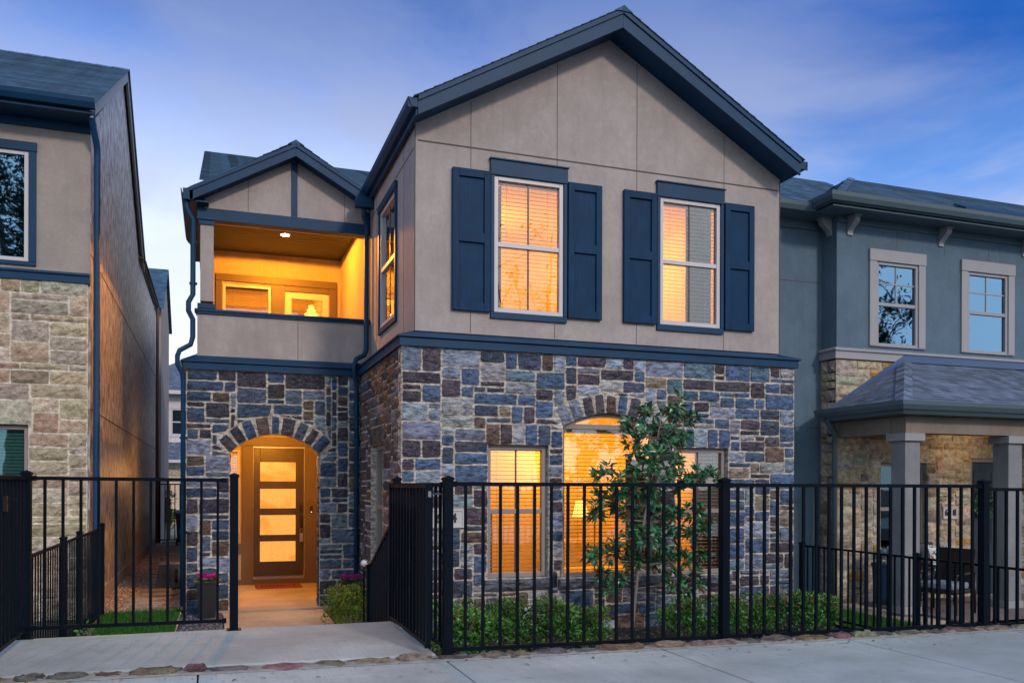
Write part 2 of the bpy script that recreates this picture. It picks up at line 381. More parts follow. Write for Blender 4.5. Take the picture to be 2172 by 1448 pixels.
        if uv:
            ul = me.uv_layers.new(name='UVMap')
            for p in me.polygons:
                n_ = p.normal; h = Vector((0, 0, 1)).cross(n_)
                h = h.normalized() if h.length > 1e-4 else Vector((1, 0, 0)); v_ = n_.cross(h)
                for li in p.loop_indices:
                    c = me.vertices[me.loops[li].vertex_index].co+off; ul.data[li].uv = (c.dot(h)+300, c.dot(v_)+300)
        if smooth:
            me.polygons.foreach_set('use_smooth', [True]*len(me.polygons))
        me.materials.append(mat)
        o = bpy.data.objects.new(name, me); COL.objects.link(o); o.parent = parent
        if bevel:
            b = o.modifiers.new('bevel', 'BEVEL'); b.width = bevel; b.segments = 2; b.limit_method = 'ANGLE'; b.angle_limit = R(40)
        return o
def wall(mb, f, u0, u1, z0, z1, n0, n1, holes=(), tone=None):
    us = sorted({u0, u1, *[min(max(h[i], u0), u1) for h in holes for i in (0, 1)]})
    zs = sorted({z0, z1, *[min(max(h[i], z0), z1) for h in holes for i in (2, 3)]})
    # merge vertically: for every u-strip make boxes between holes
    for a, b in zip(us, us[1:]):
        if b-a < 1e-5: continue
        c = (a+b)/2; bl = sorted([(h[2], h[3]) for h in holes if h[0] < c < h[1]]); z = z0
        for h0, h1 in bl:
            if h0 > z+1e-5: mb.fbox(f, a, b, n0, n1, z, min(h0, z1), tone)
            z = max(z, h1)
        if z < z1-1e-5: mb.fbox(f, a, b, n0, n1, z, z1, tone)
def arc_z(ar, u):                         # arch: dict(c, hw, spring, rise)
    hw, rise = ar['hw'], ar['rise']; Rr = (hw*hw+rise*rise)/(2*rise); return ar['spring']+rise-Rr+math.sqrt(max(Rr*Rr-(u-ar['c'])**2, 0))
def backing(mb, f, u0, u1, z0, z1, n0, n1, holes, arches, tone=None):
    hs = list(holes)
    for ar in arches:
        a, b = ar['c']-ar['hw'], ar['c']+ar['hw']; k = 72
        for i in range(k):
            p, q = a+(b-a)*i/k, a+(b-a)*(i+1)/k
            hs.append((p, q, ar['z0'], max(arc_z(ar, p), arc_z(ar, q)) if ar.get('loose') else (arc_z(ar, p)+arc_z(ar, q))/2))
    wall(mb, f, u0, u1, z0, z1, n0, n1, hs, tone)
def stone_poly(mb, f, poly, depth, tone, rg, nn=0.0, cell=0.055):
    # poly: quad corners (u,z) ccw ; gridded, rough front with a skirt back to the mortar
    (a, b, c, d_) = [Vector(p) for p in poly]
    w = max((b-a).length, (c-d_).length); h = max((d_-a).length, (c-b).length)
    nx = max(2, min(9, int(w/cell)+1)); nz = max(2, min(5, int(h/cell)+1))
    V_ = []; top = rg.uniform(0.7, 1.3)*depth; tu = rg.uniform(-0.012, 0.012); tz = rg.uniform(-0.01, 0.01)
    for j in range(nz+1):
        for i in range(nx+1):
            s_, t_ = i/nx, j/nz
            p = (a*(1-s_)+b*s_)*(1-t_)+(d_*(1-s_)+c*s_)*t_
            edge = (i in (0, nx)) + (j in (0, nz))
            jit = 0.0035 if edge else 0.010
            p = p+Vector((rg.uniform(-jit, jit), rg.uniform(-jit, jit)))
            if edge == 2: p = p+((a+b+c+d_)/4-p).normalized()*0.006
            n_ = top*(0.35 if edge else 1.0)+tu*(s_-0.5)*2+tz*(t_-0.5)*2+(rg.uniform(-0.010, 0.013) if not edge else rg.uniform(-0.003, 0.003))
            V_.append((p.x, p.y, max(n_, 0.004)))
    vs_ = [f.p(u, nn+n_, z) for u, z, n_ in V_]; k = len(vs_); W_ = nx+1
    fs = [(j*W_+i, j*W_+i+1, (j+1)*W_+i+1, (j+1)*W_+i) for j in range(nz) for i in range(nx)]
    ring = [i for i in range(nx+1)]+[j*W_+nx for j in range(1, nz+1)]+[nz*W_+i for i in range(nx-1, -1, -1)]+[j*W_ for j in range(nz-1, 0, -1)]
    vs_ += [f.p(V_[i][0], nn-0.004, V_[i][1]) for i in ring]
    m_ = len(ring)
    fs += [(ring[i], k+i, k+(i+1) % m_, ring[(i+1) % m_]) for i in range(m_)]
    mb.add(vs_, fs, tone)
def pick(pal, rg):
    t = rg.random()*sum(p[0] for p in pal)
    for p in pal:
        t -= p[0]
        if t <= 0: break
    k = rg.uniform(0.78, 1.22)*(1.42 if pal[0][1][2] > pal[0][1][0] else 1.0); return tuple(max(0.003, c*k*rg.uniform(0.93, 1.07)) for c in p[1])
def stone_wall(mb, f, u0, u1, z0, z1, pal, mortar, holes=(), arches=(), soldiers=(), seed=1, cw=0.08, ch=0.075, depth=0.024, joint=0.011, sizes=None, back=0.25, avoid=()):
    rg = random.Random(seed)
    backing(mb, f, u0, u1, z0, z1, -back, 0, holes, arches, mortar)
    nu = max(1, round((u1-u0)/cw)); nz = max(1, round((z1-z0)/ch)); cw = (u1-u0)/nu; ch = (z1-z0)/nz
    occ = [[False]*nu for _ in range(nz)]
    sol = []
    for s_ in soldiers: sol.append(s_[:4])
    hol = list(holes)+sol+list(avoid)
    def inarch(u, z, ext):
        for ar in arches:
            if abs(u-ar['c']) < ar['hw']+ (0 if ext == 0 else 0) and ar['z0'] <= z <= arc_z(ar, u): return True
            if ext:
                hw, rise = ar['hw'], ar['rise']; Rr = (hw*hw+rise*rise)/(2*rise); cz = ar['spring']+rise-Rr
                dx, dz = u-ar['c'], z-cz; ang = abs(math.atan2(dx, dz)); am = math.asin(min(1, hw/Rr))
                if math.hypot(dx, dz) < Rr+ar['vd'] and ang < am+0.02 and z > ar['spring']-0.05: return True
        return False
    for j in range(nz):
        for i in range(nu):
            u, z = u0+(i+.5)*cw, z0+(j+.5)*ch
            if any(h[0] < u < h[1] and h[2] < z < h[3] for h in hol) or inarch(u, z, 1): occ[j][i] = True
    sizes = sizes or [(2, 2), (3, 2), (4, 2), (5, 2), (6, 2), (4, 3), (5, 3), (6, 3), (3, 3), (2, 3), (3, 1), (4, 1), (2, 1), (7, 2)]
    for j in range(nz):
        for i in range(nu):
            if occ[j][i]: continue
            mw = 0
            while i+mw < nu and not occ[j][i+mw] and mw < 9: mw += 1
            w, h = rg.choice(sizes); w = min(w, mw)
            if mw-w == 1: w = mw if mw <= 6 else w-1
            if w < 1: w = 1
            while h > 1 and (j+h > nz or any(occ[j+q][i+k] for q in range(h) for k in range(w))): h -= 1
            if nz-(j+h) == 1 and j+h < nz and not any(occ[j+h][i+k] for k in range(w)): h += 1
            for q in range(h):
                for k in range(w): occ[j+q][i+k] = True
            a, b, c, d_ = u0+i*cw, u0+(i+w)*cw, z0+j*ch, z0+(j+h)*ch
            for hh in hol:                                     # snap to opening edges
                if hh[2]-0.01 < (c+d_)/2 < hh[3]+0.01:
                    if abs(a-hh[1]) < cw*0.75: a = hh[1]
                    if abs(b-hh[0]) < cw*0.75: b = hh[0]
                if hh[0]-0.01 < (a+b)/2 < hh[1]+0.01:
                    if abs(c-hh[3]) < ch*0.75: c = hh[3]
                    if abs(d_-hh[2]) < ch*0.75: d_ = hh[2]
            for ar in arches:
                if c < ar['spring'] and c > ar['z0']-0.1:
                    if abs(a-(ar['c']+ar['hw'])) < cw*0.75: a = ar['c']+ar['hw']
                    if abs(b-(ar['c']-ar['hw'])) < cw*0.75: b = ar['c']-ar['hw']
            if b-a < 0.03 or d_-c < 0.03: continue
            g = joint; jt = lambda: rg.uniform(-0.005, 0.005)
            # wobble joints
            poly = [(a+g+jt(), c+g+jt()), (b-g+jt(), c+g+jt()), (b-g+jt(), d_-g+jt()), (a+g+jt(), d_-g+jt())]
            if any(inarch(pu, pz, 1) for pu, pz in poly):      # stone touches the arch ring: shave it
                q = []
                for pu, pz in poly:
                    n_ = 0
                    while inarch(pu, pz, 1) and n_ < 12:
                        ar = min(arches, key=lambda A: abs(A['c']-pu)); pu += 0.02 if pu > ar['c'] else -0.02; pz += 0.025; n_ += 1
                    q.append((min(max(pu, a+g), b-g), min(max(pz, c+g), d_-g)))
                poly = q
                if (poly[1][0]-poly[0][0] < 0.03 and poly[2][0]-poly[3][0] < 0.03) or (poly[3][1]-poly[0][1] < 0.02 and poly[2][1]-poly[1][1] < 0.02): continue
            stone_poly(mb, f, poly, depth, pick(pal, rg), rg)
    for s_ in soldiers:
        a, b, c, d_ = s_[:4]; n_ = s_[4]; e = [a+(b-a)*(k+ (rg.uniform(-.12, .12) if 0 < k < n_ else 0))/n_ for k in range(n_+1)]
        for p, q in zip(e, e[1:]): stone_poly(mb, f, [(p+joint, c+.004), (q-joint, c+.004), (q-joint, d_-joint), (p+joint, d_-joint)], depth, pick(pal, rg), rg)
    for ar in arches:
        hw, rise = ar['hw'], ar['rise']; Rr = (hw*hw+rise*rise)/(2*rise); cz = ar['spring']+rise-Rr; am = math.asin(min(1, hw/Rr)); n_ = ar['n']
        an = [-am+2*am*(k+(rg.uniform(-.12, .12) if 0 < k < n_ else 0))/n_ for k in range(n_+1)]
        for p, q in zip(an, an[1:]):
            ga, gb = joint*1.1/Rr, joint*1.7/(Rr+ar['vd']); ri, ro = Rr+0.004, Rr+ar['vd']+rg.uniform(-.02, .012)
            P_ = lambda r_, t: (ar['c']+r_*math.sin(t), cz+r_*math.cos(t))
            stone_poly(mb, f, [P_(ri, p+ga), P_(ri, q-ga), P_(ro, q-gb*1.6), P_(ro, p+gb*1.6)], depth*1.25, pick(pal, rg), rg)

def slope(mb, a, b, c, d_, course=0.14, th=0.012, tone=None):
    # roof slope: a,b eave left/right, c,d ridge right/left ; built of overlapping courses
    a, b, c, d_ = map(Vector, (a, b, c, d_)); n_ = (b-a).cross(d_-a)
    if n_.length < 1e-6: n_ = (b-a).cross(c-a)
    n_.normalize()
    if n_.z < 0: n_ = -n_
    Ls = max((d_-a).length, (c-b).length); k = max(1, round(Ls/course))
    rg = random.Random(int(abs(a.x*100+a.y*10))+3)
    for i in range(k):
        s_, t_ = i/k, min(1, (i+1.15)/k); p0, p1 = a.lerp(d_, s_), b.lerp(c, s_); q0, q1 = a.lerp(d_, t_), b.lerp(c, t_)
        e = th*rg.uniform(0.8, 1.3)
        mb.add([p0, p1, q1, q0, p0+n_*e, p1+n_*e, q1+n_*0.003, q0+n_*0.003],
               [(0, 3, 2, 1), (4, 5, 6, 7), (0, 1, 5, 4), (1, 2, 6, 5), (2, 3, 7, 6), (3, 0, 4, 7)], tone)

# ---- leaves
def leaf(mb, p, d_, L_, w, rg, fold=0.25, tone=None):
    d_ = d_.normalized(); s_ = d_.cross(Vector((rg.uniform(-1, 1), rg.uniform(-1, 1), rg.uniform(0.2, 1)))).normalized(); n_ = s_.cross(d_)
    if n_.z < 0: n_ = -n_; s_ = -s_
    tip = p+d_*L_-n_*L_*fold*0.5; m1 = p+d_*L_*0.45+n_*w*fold*0.4
    mb.add([p, p+d_*L_*0.4+s_*w*.5, tip, p+d_*L_*0.4-s_*w*.5, m1], [(0, 1, 4), (1, 2, 4), (2, 3, 4), (3, 0, 4)], tone)
def rdir(rg, up=0.0):
    while True:
        v = Vector((rg.uniform(-1, 1), rg.uniform(-1, 1), rg.uniform(-1, 1)))
        if 0.05 < v.length < 1: v.normalize(); v.z += up; return v.normalized()
def tone(rg, hi=1.0): return (rg.random()*hi, rg.random(), rg.random())

# ---- windows
def window(parent, f, u0, u1, z0, z1, frame_m=None, n=0.0, trim=None, blinds=True, split=True, munt='v', glass=None, shade_open=0.0, fw_=0.055, blind_n=-0.10, slat=0.05, trim_m=None, hdr=0.19, sill=0.09, side=0.055, arch=None, tilt=9, label=None, blind_m=None):
    frame_m = frame_m or m_white; w = MB(); b = w
    if arch is None: w.frame(f, u0, u1, z0, z1, fw_, n-0.07, n+0.012)
    else:
        w.fbox(f, u0, u0+fw_, n-.07, n+.012, z0, arch['spring']); w.fbox(f, u1-fw_, u1, n-.07, n+.012, z0, arch['spring']); w.fbox(f, u0+fw_, u1-fw_, n-.07, n+.012, z0, z0+fw_)
        w.fbox(f, u0+fw_, u1-fw_, n-.06, n+.005, arch['spring']-0.02, arch['spring']+0.05)
        k = 20
        for i in range(k):
            a, c = u0+(u1-u0)*i/k, u0+(u1-u0)*(i+1)/k; za, zc = arc_z(arch, a), arc_z(arch, c)
            w.prism(f, [(a, za-fw_*1.1), (c, zc-fw_*1.1), (c, zc), (a, za)], n-.07, n+.012)
    zm = (z0+z1)/2
    if split: w.fbox(f, u0+fw_, u1-fw_, n-.055, n+.004, zm-.03, zm+.03)
    wo = w.build('window', frame_m, parent, bevel=0.004)
    if label: wo['label'] = label
    if munt:
        q = MB(); um = (u0+u1)/2
        if 'v' in munt:
            q.fbox(f, um-.011, um+.011, n-.036, n-.022, z0+fw_, zm-.03 if split else z1-fw_)
            if split: q.fbox(f, um-.011, um+.011, n-.036, n-.022, zm+.03, z1-fw_)
        if 'g' in munt:
            zq = (zm+z1)/2; q.fbox(f, um-.011, um+.011, n-.04, n-.018, zm+.03, z1-fw_); q.fbox(f, u0+fw_, um-.011, n-.04, n-.018, zq-.011, zq+.011); q.fbox(f, um+.011, u1-fw_, n-.04, n-.018, zq-.011, zq+.011)
        q.build('muntin', m_muntin if 'g' not in munt else frame_m, wo)
    g = MB(); gt = z1
    if arch:
        k = 16; pts = [(u0+.02, z0+.02), (u1-.02, z0+.02)]+[(u1-.02-(u1-u0-.04)*i/k, arc_z(arch, u1-.02-(u1-u0-.04)*i/k)-.02) for i in range(k+1)]
        g.prism(f, pts, n-.032, n-.028)
    else: g.fbox(f, u0+.02, u1-.02, n-.032, n-.028, z0+.02, z1-.02)
    g.build('glass', glass or m_glass, wo)
    if blinds:
        bb = MB(); zt = (arch['spring'] if arch else z1)-0.02; zb = z0+0.03+shade_open; z = zb; th = R(tilt); dz = math.sin(th)*0.023; dn = math.cos(th)*0.023
        while z < zt-0.06:
            bb.add([f.p(u0+.03, n+blind_n-dn, z+dz), f.p(u1-.03, n+blind_n-dn, z+dz), f.p(u1-.03, n+blind_n+dn, z-dz), f.p(u0+.03, n+blind_n+dn, z-dz),
                    f.p(u0+.03, n+blind_n-dn, z+dz+.003), f.p(u1-.03, n+blind_n-dn, z+dz+.003), f.p(u1-.03, n+blind_n+dn, z-dz+.003), f.p(u0+.03, n+blind_n+dn, z-dz+.003)],
                   [(0, 1, 2, 3), (7, 6, 5, 4), (0, 4, 5, 1), (2, 6, 7, 3), (1, 5, 6, 2), (3, 7, 4, 0)])
            z += slat
        bb.fbox(f, u0+.03, u1-.03, n+blind_n-.03, n+blind_n+.03, zt-.05, zt); bb.fbox(f, u0+.03, u1-.03, n+blind_n-.02, n+blind_n+.02, zb-.03, zb-.01)
        for q_ in (0.2, 0.8): bb.tube([f.p(u0+(u1-u0)*q_, n+blind_n+.026, zb-.02), f.p(u0+(u1-u0)*q_, n+blind_n+.026, zt)], .0022, 4)
        bb.build('blind', blind_m or m_blind, wo)
    if trim:
        t = MB(); tm = trim_m or m_trim
        t.fbox(f, u0-side, u0-.004, n-.03, n+.035, z0, z1); t.fbox(f, u1+.004, u1+side, n-.03, n+.035, z0, z1)
        t.fbox(f, u0-side-.008, u1+side+.008, n-.03, n+.045, z1+.003, z1+hdr)
        t.fbox(f, u0-side, u1+side, n-.03, n+.035, z0-sill, z0-.003)
        if trim == 'cap': t.fbox(f, u0-side-.02, u1+side+.02, n-.03, n+.065, z1+hdr, z1+hdr+.018)
        t.build('trim', tm, wo, bevel=0.003)
    return wo
def room(parent, x0, x1, y0, y1, z0, z1, open_='y0', mat=None, name='interior_room', holes=()):
    m = MB(); t = 0.06
    if open_ != 'y0': m.box(x0, x1, y0-t, y0, z0, z1)
    if open_ != 'y1': m.box(x0, x1, y1, y1+t, z0, z1)
    if open_ != 'x0': m.box(x0-t, x0, y0, y1, z0, z1)
    if open_ != 'x1': m.box(x1, x1+t, y0, y1, z0, z1)
    m.box(x0-t, x1+t, y0, y1+t, z1, z1+t); m.box(x0-t, x1+t, y0, y1+t, z0-t, z0)
    return m.build(name, mat or m_room, parent)
def lamp(name, loc, watts, col=(1, 0.50, 0.16), size=0.08):
    l_ = bpy.data.lights.new(name, 'POINT'); l_.energy = watts; l_.color = col; l_.shadow_soft_size = size
    o = bpy.data.objects.new(name, l_); o.location = loc; COL.objects.link(o); return o
WARM = (1.0, 0.37, 0.03)
def spot(name, loc, watts, col, size=.06, ang=179):
    l_ = bpy.data.lights.new(name, 'SPOT'); l_.energy = watts; l_.color = col; l_.shadow_soft_size = size; l_.spot_size = R(ang); l_.spot_blend = .06
    o = bpy.data.objects.new(name, l_); o.location = loc; COL.objects.link(o); return o

# ================================================================== setting: ground and paving
def struct(mb, name, mat, **k): return tag(mb.build(name, mat, **k), kind='structure')
def LX(x): return 5.60-0.066*x           # line of the rock edging beside the sidewalk
g = MB(); g.add([(-400, -400, -0.06), (400, -400, -0.06), (400, 400, -0.06), (-400, 400, -0.06)], [(0, 1, 2, 3)]); struct(g, 'ground', m_ground)
for k_, (a, b) in enumerate([(-20, -4.6), (-4.6, -3.05), (-3.05, -1.6), (-1.6, -0.08), (-0.08, 1.48), (1.48, 3.05), (3.05, 4.60), (4.60, 6.15), (6.15, 7.7), (7.7, 9.3), (9.3, 30)]):
    g = MB(); e = 0.005
    g.add([(a+e, -2.2, -.05), (b-e, -2.2, -.05), (b-e, LX(b)-.02, -.05), (a+e, LX(a)-.02, -.05), (a+e, -2.2, .75), (b-e, -2.2, .75), (b-e, LX(b)-.02, .75), (a+e, LX(a)-.02, .75)],
          [(0, 3, 2, 1), (4, 5, 6, 7), (0, 1, 5, 4), (1, 2, 6, 5), (2, 3, 7, 6), (3, 0, 4, 7)])
    struct(g, 'sidewalk', m_conc, bevel=0.008)
g = MB(); g.box(-60, 60, -10.5, -2.35, -.05, .60); struct(g, 'road', mat_plain('asphalt', (0.05, 0.05, 0.055), 0.85, var=0.25, scale=40, bs=0.5))
g = MB(); g.box(-60, 60, -2.35, -2.21, -.05, .75); struct(g, 'kerb', m_conc)
g = MB(); g.add([(-1.42, LX(-1.42)+.12, -.05), (1.44, LX(1.44)+.12, -.05), (1.44, 7.10, -.05), (-1.42, 7.14, -.05), (-1.42, LX(-1.42)+.12, .775), (1.44, LX(1.44)+.12, .775), (1.44, 7.10, .775), (-1.42, 7.14, .775)],
                [(0, 3, 2, 1), (4, 5, 6, 7), (0, 1, 5, 4), (1, 2, 6, 5), (2, 3, 7, 6), (3, 0, 4, 7)])
struct(g, 'entry_landing', m_conc2, bevel=0.012)
g = MB()
for i in range(4): g.box(0.18, 1.43, 7.13+i*.3, 7.43+i*.3+.002*i, -.05, .60-i*.17)
struct(g, 'entry_steps', m_conc2)
g = MB(); g.box(0.16, 1.62, 8.34, 13.42, -.05, -.005); struct(g, 'front_walk', m_conc3)
g = MB(); g.box(0.0, 2.0, 13.46, 17.0, -.05, 0.02); struct(g, 'porch_floor', m_conc3)
g = MB(); g.box(1.7, 8.02, 5.7, 10.36, -.05, .0)
tag(struct(g, 'garden_bed', m_soil))
m_gravel, n, l, b = new_mat('pea_gravel')
v = coords(n, l); vo = n.new('ShaderNodeTexVoronoi'); l.new(v, vo.inputs[0]); vo.inputs['Scale'].default_value = 38
c = mixc(n, l, 0.75, (0.24, 0.15, 0.11), mixc(n, l, 1.0, vo.outputs['Color'], (0.42, 0.30, 0.25), 'MULTIPLY')); l.new(c, b.inputs['Base Color']); b.inputs['Roughness'].default_value = 0.9
bump(n, l, b, vo.outputs['Distance'], 1.0, -0.02)
m_dgravel = mat_plain('dark_slate_chips', (0.06, 0.06, 0.08), 0.7, var=0.7, scale=60, bs=1.0, bscale=80)
def pebbles(name, x0, x1, y0, y1, z, n_, pal, seed, mat, label, r0_=0.008, r1_=0.02):
    rg = random.Random(seed); m = MB()
    nx, ny = 16, 26
    m.add([(x0+(x1-x0)*i/nx, y0+(y1-y0)*j/ny, z+rg.uniform(-.006, .006)) for j in range(ny+1) for i in range(nx+1)],
          [(j*(nx+1)+i, j*(nx+1)+i+1, (j+1)*(nx+1)+i+1, (j+1)*(nx+1)+i) for j in range(ny) for i in range(nx)], pal[0])
    for _ in range(n_):
        x, y = rg.uniform(x0, x1), y0+(y1-y0)*rg.random()**1.6; r_ = rg.uniform(r0_, r1_); a = rg.uniform(0, 3.14); c_ = rg.choice(pal); k = rg.uniform(.6, 1.3)
        P = [(x+math.cos(a+t*1.2566)*r_*(1 if t % 2 else .7), y+math.sin(a+t*1.2566)*r_, z) for t in range(5)]+[(x+rg.uniform(-.3, .3)*r_, y, z+r_*.8)]
        m.add(P, [(t, (t+1) % 5, 5) for t in range(5)], tuple(q*k for q in c_))
    o = m.build(name, mat, smooth=False, fixn=False); o['kind'] = 'stuff'; return o
m_tone, n, l, b = new_mat('mixed_pebbles'); at = n.new('ShaderNodeAttribute'); at.attribute_name = 'tone'; l.new(at.outputs[0], b.inputs['Base Color']); b.inputs['Roughness'].default_value = 0.85
PG = [(0.26, 0.17, 0.13), (0.34, 0.23, 0.17), (0.16, 0.11, 0.09), (0.40, 0.31, 0.25)]
pebbles('pea_gravel', -1.68, -.24, 13.95, 30.0, 0.0, 9000, PG, 3, m_tone, '', .012, .028)
pebbles('slate_chips', -.42, .14, 9.5, 13.5, 0.0, 3500, [(0.05, 0.05, 0.07), (0.10, 0.11, 0.15), (0.03, 0.03, 0.04), (0.2, 0.2, 0.25)], 4, m_tone, '', .01, .022)
pebbles('mulch', 1.75, 8.0, 5.8, 10.3, 0.006, 7000, [(0.04, 0.03, 0.025), (0.09, 0.06, 0.045), (0.02, 0.016, 0.014), (0.14, 0.10, 0.08)], 5, m_tone, '', .012, .035)
# grass strip
def grass(name, x0, x1, y0, y1, z, n_, seed, h=0.06):
    rg = random.Random(seed); m = MB()
    m.add([(x0, y0, z), (x1, y0, z), (x1, y1, z), (x0, y1, z)], [(0, 1, 2, 3)], (0.1, 0, 0))
    for _ in range(n_):
        x, y = rg.uniform(x0, x1), rg.uniform(y0, y1); a = rg.uniform(0, 6.28); hh = h*rg.uniform(.5, 1.3); w = .004
        dx, dy = math.cos(a)*w, math.sin(a)*w
        m.add([(x-dx, y-dy, z), (x+dx, y+dy, z), (x+rg.uniform(-.03, .03), y+rg.uniform(-.03, .03), z+hh)], [(0, 1, 2)], tone(rg))
    o = m.build(name, m_grassm, fixn=False); o['kind'] = 'stuff'
grass('lawn', -1.68, -.44, 9.0, 13.92, 0.005, 16000, 1)
grass('lawn', 8.2, 9.3, 7.5, 12.0, 0.0, 9000, 2)
g = MB(); g.box(-.45, -.425, 9.0, 13.5, -.03, .035); struct(g, 'lawn_edging', m_steel)

# retaining edge under the rocks
g = MB(); rg = random.Random(50); xs = [-3+i*0.045 for i in range(290)]
for r_ in (0, 1, 2, 3): pass
rows = []
for x in xs:
    f0 = LX(x)-.022-rg.uniform(0, .022); rows.append([(x, f0, .7515), (x, f0+.012, .757+rg.uniform(0, .006)), (x, LX(x)+.03, .757+rg.uniform(0, .014)), (x, LX(x)+.075, .757+rg.uniform(0, .016)), (x, LX(x)+.118, .752+rg.uniform(0, .01)), (x, LX(x)+.118, -.05)])
vv = [p for r_ in rows for p in r_]; g.add(vv, [(a*6+b_, a*6+b_+1, (a+1)*6+b_+1, (a+1)*6+b_) for a in range(len(rows)-1) for b_ in range(5)])
struct(g, 'retaining_edge', mat_plain('rubble_mortar', (0.26, 0.24, 0.22), 0.95, var=0.4, scale=14, bs=1.0, bscale=30))
rg = random.Random(21)
m_rock = mat_stone('edging_rock', 0.35, (0.5, 0.47, 0.42))
rocks = []; x = -1.9; i = 0
RP = [(0.22, 0.165, 0.125), (0.20, 0.18, 0.16), (0.30, 0.25, 0.18), (0.16, 0.16, 0.165), (0.30, 0.275, 0.22), (0.22, 0.17, 0.135)]
while x < 8.3:
    w = rg.uniform(0.14, 0.44); c = x+w/2; m = MB(); k = 16; yy = LX(c)+0.055+rg.uniform(-.015, .015); dp = rg.uniform(.05, .08); h = rg.uniform(.014, .036)
    ring0 = []; ring1 = []; ring2 = []
    for j in range(k):
        a = 2*math.pi*j/k; rr = rg.uniform(.72, 1.12); cx = math.copysign(abs(math.cos(a))**.6, math.cos(a)); sy = math.copysign(abs(math.sin(a))**.7, math.sin(a))
        px, py = c+cx*w*.49*rr, yy+sy*dp*rr-0.066*cx*w*.49
        ring0.append((px, py, .745)); ring1.append((px*1+(c-px)*.03, py+rg.uniform(-.006, .006), .752+h*rg.uniform(.3, .95))); ring2.append((px+(c-px)*rg.uniform(.12, .4), py+(yy-py)*rg.uniform(.2, .45), .755+h*rg.uniform(.6, 1.35)))
    t = rg.choice(RP); m.add(ring0+ring1+ring2, [(j, (j+1) % k, (j+1) % k+k, j+k) for j in range(k)]+[(j+k, (j+1) % k+k, (j+1) % k+2*k, j+2*k) for j in range(k)]+[tuple(range(2*k, 3*k))], tuple(q*rg.uniform(.7, 1.2) for q in t))
    o = m.build('edging_rock', m_rock); rocks.append((o, c, t)); x += w+rg.uniform(-.03, .02); i += 1
ONES = 'first second third fourth fifth sixth seventh eighth ninth tenth eleventh twelfth thirteenth fourteenth fifteenth sixteenth seventeenth eighteenth nineteenth'.split()
def ordinal(k):
    if k < 20: return ONES[k-1]
    t = {2: ('twentieth', 'twenty-'), 3: ('thirtieth', 'thirty-'), 4: ('fortieth', 'forty-')}[k//10]; return t[0] if k % 10 == 0 else t[1]+ONES[k % 10-1]
for i, (o, c, t) in enumerate(rocks):
    cn = {0: 'brown', 1: 'grey-brown', 2: 'tan', 3: 'dark grey', 4: 'pale tan', 5: 'reddish brown'}[RP.index(t)]
    tag(o, 'flat rough %s rock, %s from the left in the line edging the sidewalk' % (cn, ordinal(i+1)), 'rock', 'flat rocks edging the sidewalk')

# ================================================================== main house
H = thing('stone_townhouse', 'middle townhouse of blue slate stone and taupe stucco with a large gable and glowing windows', 'house', (2.4, 13.6, 0))
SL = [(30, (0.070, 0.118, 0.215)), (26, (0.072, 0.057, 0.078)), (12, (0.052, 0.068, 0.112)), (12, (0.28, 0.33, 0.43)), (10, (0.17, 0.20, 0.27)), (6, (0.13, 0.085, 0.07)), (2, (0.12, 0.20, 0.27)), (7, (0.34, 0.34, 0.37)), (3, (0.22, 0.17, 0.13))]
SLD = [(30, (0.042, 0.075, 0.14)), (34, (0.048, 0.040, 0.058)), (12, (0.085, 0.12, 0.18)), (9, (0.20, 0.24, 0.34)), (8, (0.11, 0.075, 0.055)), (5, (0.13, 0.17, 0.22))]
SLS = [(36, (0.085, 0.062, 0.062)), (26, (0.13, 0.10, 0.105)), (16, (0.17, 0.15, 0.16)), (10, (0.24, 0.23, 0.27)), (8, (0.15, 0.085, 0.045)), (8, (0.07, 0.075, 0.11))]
MORT = (0.78, 0.70, 0.61)
YS, YST = 10.37, 10.50      # stone / stucco planes of the gabled front
GA = dict(c=5.075, hw=0.705, spring=2.70, rise=0.20, z0=0.70, vd=0.25, n=9)
DA = dict(c=0.918, hw=0.668, spring=2.40, rise=0.305, z0=-.05, vd=0.26, n=9)
fr = front(YS)
m = MB(); stone_wall(m, fr, 2.205, 8.04, -0.05, 3.645, SL, MORT, holes=[(3.33, 4.17, .72, 2.45), (6.05, 6.92, .68, 2.46), (2.53, 3.02, 1.38, 1.63)], arches=[GA],
                     soldiers=[(3.30, 4.20, 2.45, 2.72, 5), (6.02, 6.95, 2.46, 2.73, 5)], seed=5, avoid=[(3.28, 4.22, .55, .72), (4.30, 5.84, .54, .70), (6.0, 6.97, .53, .68)], back=0.20, cw=.084, ch=.077, joint=.0125, depth=.020)
m.fbox(fr, 2.53, 3.02, -.2, -.03, 1.38, 1.63, MORT)
m.build('stone_wall', m_slate, H, fixn=False)
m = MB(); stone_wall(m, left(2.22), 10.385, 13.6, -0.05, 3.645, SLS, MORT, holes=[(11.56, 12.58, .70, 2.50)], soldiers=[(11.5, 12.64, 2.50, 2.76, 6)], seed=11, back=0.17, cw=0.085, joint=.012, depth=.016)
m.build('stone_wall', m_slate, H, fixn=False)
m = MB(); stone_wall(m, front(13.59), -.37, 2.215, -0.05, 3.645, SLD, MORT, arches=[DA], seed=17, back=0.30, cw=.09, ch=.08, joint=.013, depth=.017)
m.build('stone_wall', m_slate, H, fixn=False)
m = MB(); stone_wall(m, left(DA['c']+DA['hw']), 13.595, 13.885, -0.02, 2.40, SLD, MORT, seed=19, back=0.02, depth=0.014, cw=0.1, sizes=[(1, 2), (2, 2), (3, 2), (3, 3), (2, 3)]); m.build('arch_jamb', m_slate, H, fixn=False)
